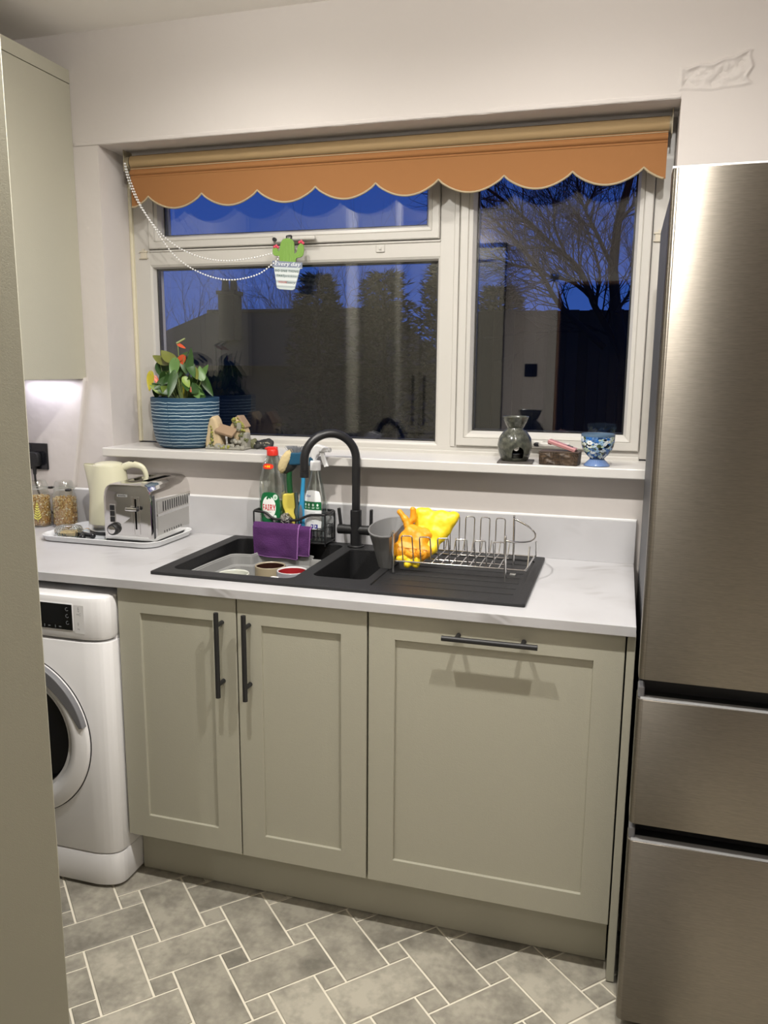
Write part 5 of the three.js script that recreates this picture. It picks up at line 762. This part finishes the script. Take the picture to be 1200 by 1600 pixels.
{
  const t = thing('kettle', 'cream electric kettle with a beaked spout behind the toaster', 'kettle', [-0.352, TRAY, 0.1]);
  t.scale.set(0.8, 0.97, 0.8);
  const cream = phys(lin(0.62, 0.60, 0.44), 0.25);
  const g = smoothLathe([[0.088, 0.034], [0.087, 0.06], [0.081, 0.12], [0.072, 0.19], [0.0655, 0.228], [0.063, 0.232]], 40, 96), p = g.attributes.position;
  for (let i = 0; i < p.count; i++) { const x = p.getX(i), y = p.getY(i), z = p.getZ(i), r = Math.hypot(x, z), a = Math.atan2(z, x), k = Math.pow(clamp((y - 0.12) / 0.108), 1.3), c = Math.pow(Math.max(0, Math.cos(a - 2.75)), 14); const d = 0.034 * k * c; p.setXYZ(i, x * (1 + d / r), y + 0.004 * c * k, z * (1 + d / r)); } g.computeVertexNormals();
  part(t, 'body', g, cream); part(t, 'lid', lathe([[0.0, 0.243], [0.03, 0.242], [0.052, 0.238], [0.058, 0.233], [0.0595, 0.228]], 56), cream); part(t, 'top_ring', lathe([[0.0585, 0.2295], [0.0605, 0.2335], [0.064, 0.232], [0.0655, 0.228]], 56), cream);
  part(t, 'handle', sweep(new THREE.CatmullRomCurve3([[0.06, 0.224, -0.012], [0.10, 0.234, -0.02], [0.142, 0.222, -0.03], [0.156, 0.18, -0.034], [0.146, 0.12, -0.032], [0.118, 0.075, -0.026], [0.08, 0.07, -0.016]].map((q) => V(...q))).getPoints(50), (k) => 0.0135 - 0.004 * Math.sin(Math.PI * k), 14), cream); part(t, 'switch', box(0.088, 0.240, -0.026, 0.108, 0.247, -0.014, 0.003), M.black, 'black lid button');
  part(t, 'collar', lathe([[0.0865, 0.012], [0.089, 0.016], [0.089, 0.034], [0.0875, 0.036]], 60), M.satin, 'steel collar'); part(t, 'power_base', lathe([[0, 0.0], [0.086, 0], [0.088, 0.004], [0.087, 0.012], [0, 0.013]], 56), M.black, 'black power base');
}
function jar(label, x, z, turn, tall) {
  const t = thing('glass_jar', label, 'jar', [x, WTT, z], turn); t.scale.set(0.78, 1, 0.78);
  const P = [[0, 0.002], [0.046, 0.0015], [0.0515, 0.006], [0.0525, 0.02], [0.0515, 0.10], [0.049, 0.112], [0.044, 0.120], [0.0425, 0.128], [0.0435, 0.132]];
  part(t, 'jar', lathe(P, 48), M.clear); part(t, 'lid', lathe([[0.0445, 0.134], [0.0455, 0.137], [0.0445, 0.143], [0.04, 0.150], [0.036, 0.158], [0.034, 0.160], [0, 0.161]], 40), M.clear, 'clear glass lid'); part(t, 'seal_tab', box(0.028, 0.129, 0.03, 0.05, 0.136, 0.05, 0.002).rotateY(0.2), M.black, 'black seal tab');
  part(t, 'seal', lathe([[0.0425, 0.1315], [0.0445, 0.1315], [0.0445, 0.1345], [0.0425, 0.1345]], 40), phys(lin(0.7, 0.72, 0.68), 0.3, { transmission: 0.6, thickness: 0 }));
  const top = tall; part(t, 'core', rumple(new THREE.CylinderGeometry(0.045, 0.0455, top - 0.01, 36, 8).translate(0, top / 2 - 0.001, 0), 0.003, 90), std(lin(0.38, 0.22, 0.07), 0.9), 'tan cereal');
  const fm = new THREE.InstancedMesh(new THREE.IcosahedronGeometry(0.0038, 0).scale(1, 0.45, 0.8), std(0xffffff, 0.8), 900), m4 = new THREE.Matrix4(), q = new THREE.Quaternion(), e = new THREE.Euler(); const cols = [[0.55, 0.38, 0.14], [0.46, 0.27, 0.08], [0.62, 0.50, 0.26], [0.30, 0.15, 0.05], [0.66, 0.58, 0.40]];
  for (let i = 0; i < 900; i++) { const a = rr(0, 6.283), onTop = i > 760, r = onTop ? 0.046 * Math.sqrt(rnd()) : rr(0.0455, 0.0475), y = onTop ? top - 0.006 + rr(0, 0.004) : rr(0.008, top - 0.004); q.setFromEuler(e.set(rr(0, 6), rr(0, 6), rr(0, 6))); m4.compose(V(Math.cos(a) * r, y, Math.sin(a) * r), q, V(1, 1, 1).multiplyScalar(rr(0.7, 1.15))); fm.setMatrixAt(i, m4); const low = y < 0.035 && rnd() < 0.6; fm.setColorAt(i, lin(...cols[low ? 3 : Math.floor(rnd() * 5)])); }
  fm.name = 'cereal_flakes'; fm.castShadow = fm.receiveShadow = true; fm.userData.kind = 'stuff'; t.add(fm); return t;
}
jar('clip-lid glass jar of cereal nearest the kettle', -0.565, 0.058, 0, 0.105);
{ const j = jar('clip-lid glass jar of cereal half hidden by the tall panel', -0.66, 0.075, 1.2, 0.108);
  const lf = phys(lin(0.62, 0.58, 0.12), 0.5, { side: THREE.DoubleSide }); const fern = []; for (let i = 0; i < 7; i++) { const y = 0.03 + i * 0.008, w = 0.017 * (1 - i / 8); for (const s of [-1, 1]) fern.push(new THREE.SphereGeometry(1, 10, 6).scale(w * 0.55, 0.0026, 0.0007).rotateZ(s * 0.6).translate(s * w * 0.5, y + 0.004, 0)); } fern.push(box(-0.0008, 0.02, -0.0007, 0.0008, 0.092, 0.0007)); const g = merge(fern).rotateY(0.25).translate(0.012, 0, 0.0535); part(j, 'fern_print', g.rotateY(-1.2 + 0.35), lf, 'yellow fern motif'); }
{
  const t = thing('butter_dish', 'small ribbed glass dish with lid on the near corner of the tray', 'dish', [-0.43, TRAY, 0.218], 0.2);
  const rib = (g) => { const p = g.attributes.position; for (let i = 0; i < p.count; i++) { const x = p.getX(i), z = p.getZ(i), a = Math.atan2(z, x), k = 1 + 0.022 * Math.cos(a * 26); p.setX(i, x * k * 1.1); p.setZ(i, z * k * 0.85); } g.computeVertexNormals(); return g; };
  const ribGlass = phys(lin(0.93, 0.95, 0.93), 0.02, { transmission: 1, thickness: 0.003, ior: 1.5 });
  part(t, 'dish', rib(lathe([[0, 0.0005], [0.032, 0.0005], [0.038, 0.006], [0.041, 0.018], [0.0385, 0.018], [0.0355, 0.0075], [0.031, 0.003], [0, 0.003]], 130)), ribGlass); part(t, 'lid', rib(lathe([[0.0385, 0.019], [0.0415, 0.019], [0.041, 0.026], [0.035, 0.036], [0.02, 0.041], [0, 0.042], [0, 0.0395], [0.019, 0.0385], [0.033, 0.034], [0.0385, 0.0255], [0.0385, 0.019]], 130)), ribGlass, 'clear ribbed lid'); part(t, 'butter', box(-0.026, 0.0035, -0.018, 0.03, 0.022, 0.018, 0.007), std(lin(0.62, 0.47, 0.25), 0.6), 'tan contents');
}
{
  const t = thing('kitchen_tool', 'small black hinged kitchen tool lying on the tray', 'tool', [-0.372, TRAY, 0.222], -0.55);
  for (const s of [-1, 1]) { const h = part(t, 'arm', tube([[-0.036, 0.012, s * 0.004], [-0.005, 0.012, s * 0.005], [0.028, 0.0105, s * 0.016]], 0.0075, 20, 12), M.black); part(h, 'end_cap', new THREE.SphereGeometry(0.0102, 18, 12).translate(0.03, 0.0108, s * 0.0165), M.blackGloss); }
  part(t, 'hinge', merge(box(-0.048, 0.006, -0.009, -0.034, 0.02, 0.009, 0.004), box(-0.044, 0.018, -0.005, -0.036, 0.026, 0.005, 0.002)), M.darkMetal, 'dark metal hinge'); part(t, 'rivet', lathe([[0, 0.0285], [0.003, 0.0275], [0.0034, 0.025]], 16).translate(-0.04, 0, 0), M.satin);
}
{
  const zw = 0.0182, t = thing('wall_socket', 'black double wall socket above the cereal jars', 'socket', [-0.7235, 1.128, zw]);
  part(t, 'faceplate', box(-0.0725, -0.046, 0, 0.0725, 0.046, 0.008, 0.003), M.blackGloss); for (const x of [-0.045, -0.006]) part(t, 'rocker', box(x, 0.024, 0.007, x + 0.012, 0.04, 0.0115, 0.0015), std(lin(0.05, 0.05, 0.055), 0.3));
  const p = thing('plug', 'black three-pin plug pushed into the black wall socket', 'plug', [-0.697, 1.118, zw + 0.0083]);
  part(p, 'body', creased(slab(roundRect(-0.024, -0.024, 0.024, 0.026, 0.012), 0.026, 0.006)), M.black); part(p, 'cord_grip', lathe([[0.0055, -0.052], [0.0065, -0.04], [0.0085, -0.026], [0.009, -0.02]], 20).translate(0, 0, 0.012), M.black); part(p, 'cord', tube([[0, -0.05, 0.012], [0.002, -0.08, 0.012], [0.02, -0.14, 0.008], [0.07, -0.195, 0.006], [0.14, -0.2165, 0.004]], 0.0036, 40, 8), M.black);
}

// ---------------------------------------------------------------- the dusk garden beyond the glass
{
  const g = struct('ground', metric(box(-30, -0.75, -60, 30, -0.5, -0.3)), std(lin(0.035, 0.04, 0.028), 0.95)); g.name = 'ground';
  const bark = std(lin(0.014, 0.011, 0.009), 0.95);
  const twigs = (out, p, d, len, r, depth, up) => {
    const n = 4, pts = [p.clone()], q = p.clone(), dd = d.clone();
    for (let i = 0; i < n; i++) { dd.add(V(rr(-0.22, 0.22), rr(-0.16, 0.2) + up * 0.05, rr(-0.2, 0.2))).normalize(); q.addScaledVector(dd, len / n); pts.push(q.clone()); }
    out.push(sweep(pts, (k) => r * (1 - 0.6 * k), depth > 2 ? 5 : 3));
    if (depth > 0) { const c = depth > 2 ? 5 : 4; for (let i = 0; i < c; i++) { const k = 1 + Math.floor(rnd() * n), ax = V(rr(-1, 1), rr(-1, 1), rr(-1, 1)).cross(dd).normalize(); twigs(out, pts[k], dd.clone().applyAxisAngle(ax, rr(0.35, 0.85)), len * rr(0.5, 0.78), r * rr(0.42, 0.58), depth - 1, up); } }
  };
  {
    const Z = -8, t = thing('bare_tree', 'tall leafless tree with many fine twigs outside the side window', 'tree', [1.1, -0.5, Z]);
    const L = (x, y, z = Z) => V(x - 1.1, y + 0.5, z - Z);
    part(t, 'trunk', sweep([L(1.25, -0.5), L(1.24, 1.57), L(1.107, 2.175), L(1.052, 2.62), L(1.075, 3.13), L(1.19, 3.63), L(1.22, 4.6)], (k) => 0.085 - 0.055 * k, 10), bark);
    const limbs = [[[1.055, 2.62], [0.93, 2.85], [0.82, 3.07], [0.70, 3.30], [0.61, 3.52], [0.55, 3.9]], [[1.2, 1.6], [0.98, 2.0], [0.867, 2.18], [0.656, 2.63], [0.299, 2.94], [-0.022, 3.25], [-0.42, 3.57], [-0.8, 3.8]], [[0.80, 2.32], [0.55, 2.49], [0.30, 2.55], [0.05, 2.66], [-0.25, 2.75]], [[1.0, 1.7], [0.55, 2.1], [0.406, 2.26], [0.157, 2.65], [-0.17, 3.03], [-0.5, 3.35], [-0.75, 3.7]], [[0.86, 2.2], [0.90, 2.55], [0.80, 2.9], [0.72, 3.1], [0.45, 3.45]], [[0.5, 2.78], [0.36, 3.1], [0.30, 3.45], [0.1, 3.8]], [[1.07, 3.1], [1.25, 3.35], [1.45, 3.7]], [[1.12, 2.1], [1.3, 2.45], [1.42, 2.9]], [[0.157, 2.65], [-0.2, 2.72], [-0.5, 2.9]], [[0.70, 3.3], [0.80, 3.6], [0.78, 3.95]]];
    limbs.forEach((P, k) => {
      const c = new THREE.CatmullRomCurve3(P.map(([x, y]) => L(x, y, Z + rr(-0.15, 0.15)))), pts = c.getPoints(26), r0 = [0.03, 0.05, 0.026, 0.042, 0.022, 0.02, 0.024, 0.022, 0.018, 0.018][k];
      const b = part(t, 'branch', sweep(pts, (q) => r0 * (1 - 0.75 * q), 7), bark), tw = [];
      for (let i = 2; i < 27; i++) for (let s = 0; s < (i > 8 ? 2 : 1); s++) { const d = pts[Math.min(26, i + 1)].clone().sub(pts[i - 1]).normalize(), ax = V(rr(-0.25, 0.25), rr(-0.25, 0.25), rnd() < 0.5 ? 1 : -1).normalize(); twigs(tw, pts[i], d.applyAxisAngle(ax, rr(0.3, 0.9)), rr(0.3, 0.75), r0 * 0.34 * (1 - 0.5 * i / 26), 2, 0.5); }
      part(b, 'twigs', merge(tw), bark).userData.kind = 'stuff';
    });
  }
  const needle = std(lin(0.011, 0.016, 0.01), 0.95);
  const conifer = (label, x, z, h, w) => {
    const t = thing('conifer', label, 'tree', [x, -0.5, z]); part(t, 'trunk', sweep([V(0, 0, 0), V(0.02, h * 0.5, 0), V(0, h * 0.97, 0)], (k) => 0.07 * (1 - 0.9 * k) + 0.006, 8), bark);
    const pos = []; for (let i = 0; i < 1500; i++) {
      const k = Math.pow(rnd(), 0.6), y = h * (0.12 + 0.88 * k), R = w * (0.16 + 0.84 * Math.sqrt(1.02 - k)) * rr(0.15, 1) * (0.75 + 0.5 * noise3(y * 2.2, i % 7, x)), a = rr(0, 6.283), c = V(Math.cos(a) * R, y, Math.sin(a) * R), out = V(Math.cos(a), rr(-0.3, 0.5), Math.sin(a)).normalize(), sd = V(-Math.sin(a), rr(-0.4, 0.4), Math.cos(a)).normalize();
      for (let j = 0; j < 5; j++) { const l = rr(0.08, 0.2), o = out.clone().applyAxisAngle(sd, rr(-0.5, 0.5)).addScaledVector(sd, rr(-0.9, 0.9)).normalize(), n = o.clone().cross(V(rr(-1, 1), rr(-1, 1), rr(-1, 1))).normalize().multiplyScalar(rr(0.008, 0.018)), m = c.clone().addScaledVector(o, l * 0.45), e = c.clone().addScaledVector(o, l); pos.push(c.x, c.y, c.z, m.x + n.x, m.y + n.y, m.z + n.z, e.x, e.y, e.z, c.x, c.y, c.z, e.x, e.y, e.z, m.x - n.x, m.y - n.y, m.z - n.z); }
    }
    const g = new THREE.BufferGeometry(); g.setAttribute('position', new THREE.Float32BufferAttribute(pos, 3)); g.computeVertexNormals();
    part(t, 'foliage', g, std(lin(0.011, 0.016, 0.01), 0.95, { side: THREE.DoubleSide })).userData.kind = 'stuff';
  };
  conifer('dark feathery conifer outside beside the chimney roof', -4.0, -11.3, 3.5, 0.66); conifer('broad dark conifer in the middle of the garden outside', -2.75, -11.2, 3.5, 0.85); conifer('dark conifer outside just left of the window mullion', -1.75, -11.5, 3.72, 0.7); conifer('low dark conifer outside seen at the left of the side window', -0.8, -11.4, 3.26, 0.75);
  {
    const t = thing('neighbour_house', 'dark low house roof with a square chimney outside the large pane', 'house', [-6.6, -0.5, -14]);
    const wallM = std(lin(0.03, 0.026, 0.024), 0.9), tileM = std(lin(0.022, 0.019, 0.018), 0.9);
    part(t, 'wall', box(-3.4, 0, -4, 3.4, 2.0, 0.4), wallM);
    const p = [[-3.7, 1.95, 0.7], [3.7, 1.95, 0.7], [3.7, 1.95, -4.2], [-3.7, 1.95, -4.2], [-1.95, 3.21, -1.7], [2.6, 3.21, -1.7]], f = [[0, 1, 5], [0, 5, 4], [1, 2, 5], [2, 3, 4], [2, 4, 5], [3, 0, 4], [0, 2, 1], [0, 3, 2]], g = new THREE.BufferGeometry(); g.setAttribute('position', new THREE.Float32BufferAttribute(f.flat().map((i) => p[i]).flat(), 3)); g.computeVertexNormals();
    const r = part(t, 'roof', metric(g), tileM); part(r, 'ridge', sweep([V(-1.95, 3.22, -1.7), V(2.6, 3.22, -1.7)], 0.06, 8), tileM);
    const c = part(t, 'chimney', merge(box(-0.80, 2.5, -0.45, -0.42, 3.48, -0.05, 0.01), box(-0.83, 3.48, -0.48, -0.39, 3.56, -0.02, 0.01)), wallM); for (const x of [-0.71, -0.51]) part(c, 'chimney_pot', lathe([[0.09, 0], [0.07, 0.22], [0.085, 0.24], [0.06, 0.24]], 16).translate(x, 3.56, -0.25), wallM);
    const w = part(t, 'window', box(-2.4, 0.8, 0.39, -1.2, 1.8, 0.43), M.upvc); part(w, 'pane', box(-2.34, 0.86, 0.42, -1.26, 1.74, 0.436), M.blackGloss);
  }
  const shrub = (label, x, z, h, n) => { const t = thing('bare_shrub', label, 'shrub', [x, -0.5, z]), tw = []; for (let i = 0; i < n; i++) twigs(tw, V(rr(-0.3, 0.3), 0, rr(-0.2, 0.2)), V(rr(-0.25, 0.25), 1, rr(-0.2, 0.2)).normalize(), h * rr(0.75, 1), 0.022, 3, 1); part(t, 'stem', sweep([V(0, 0, 0), V(0.05, h * 0.7, 0)], 0.05, 8), bark); part(t, 'twigs', merge(tw), bark).userData.kind = 'stuff'; };
  shrub('leafless shrub outside left of the chimney', -11.5, -19.6, 3.0, 6); shrub('leafless shrub outside right of the chimney', -8.6, -19.6, 3.2, 9); shrub('leafless shrub outside behind the conifers', -6.5, -19.6, 3.2, 8);
  {
    const t = thing('garden_fence', 'dark close-boarded garden fence outside the side window', 'fence', [0.6, -0.5, -9.4]); const fm = [0.028, 0.034, 0.04].map((c) => std(lin(c, c * 0.85, c * 0.7), 0.95)), bg = box(-0.08, 0, 0, 0.08, 2.745, 0.018, 0.003), tm = box(-0.08, 0, 0, 0.08, 2.735, 0.018, 0.003);
    for (let i = 0; i < 30; i++) { const b = part(t, 'board', i % 2 ? bg : tm, fm[i % 3]); b.position.set(-1.7 + i * 0.148, 0, (i % 2) * 0.02); }
    for (const y of [0.4, 1.4, 2.4]) part(t, 'rail', box(-1.8, y, -0.06, 2.7, y + 0.08, -0.001, 0.004), fm[0]);
  }
}
renderer.render(scene, camera);
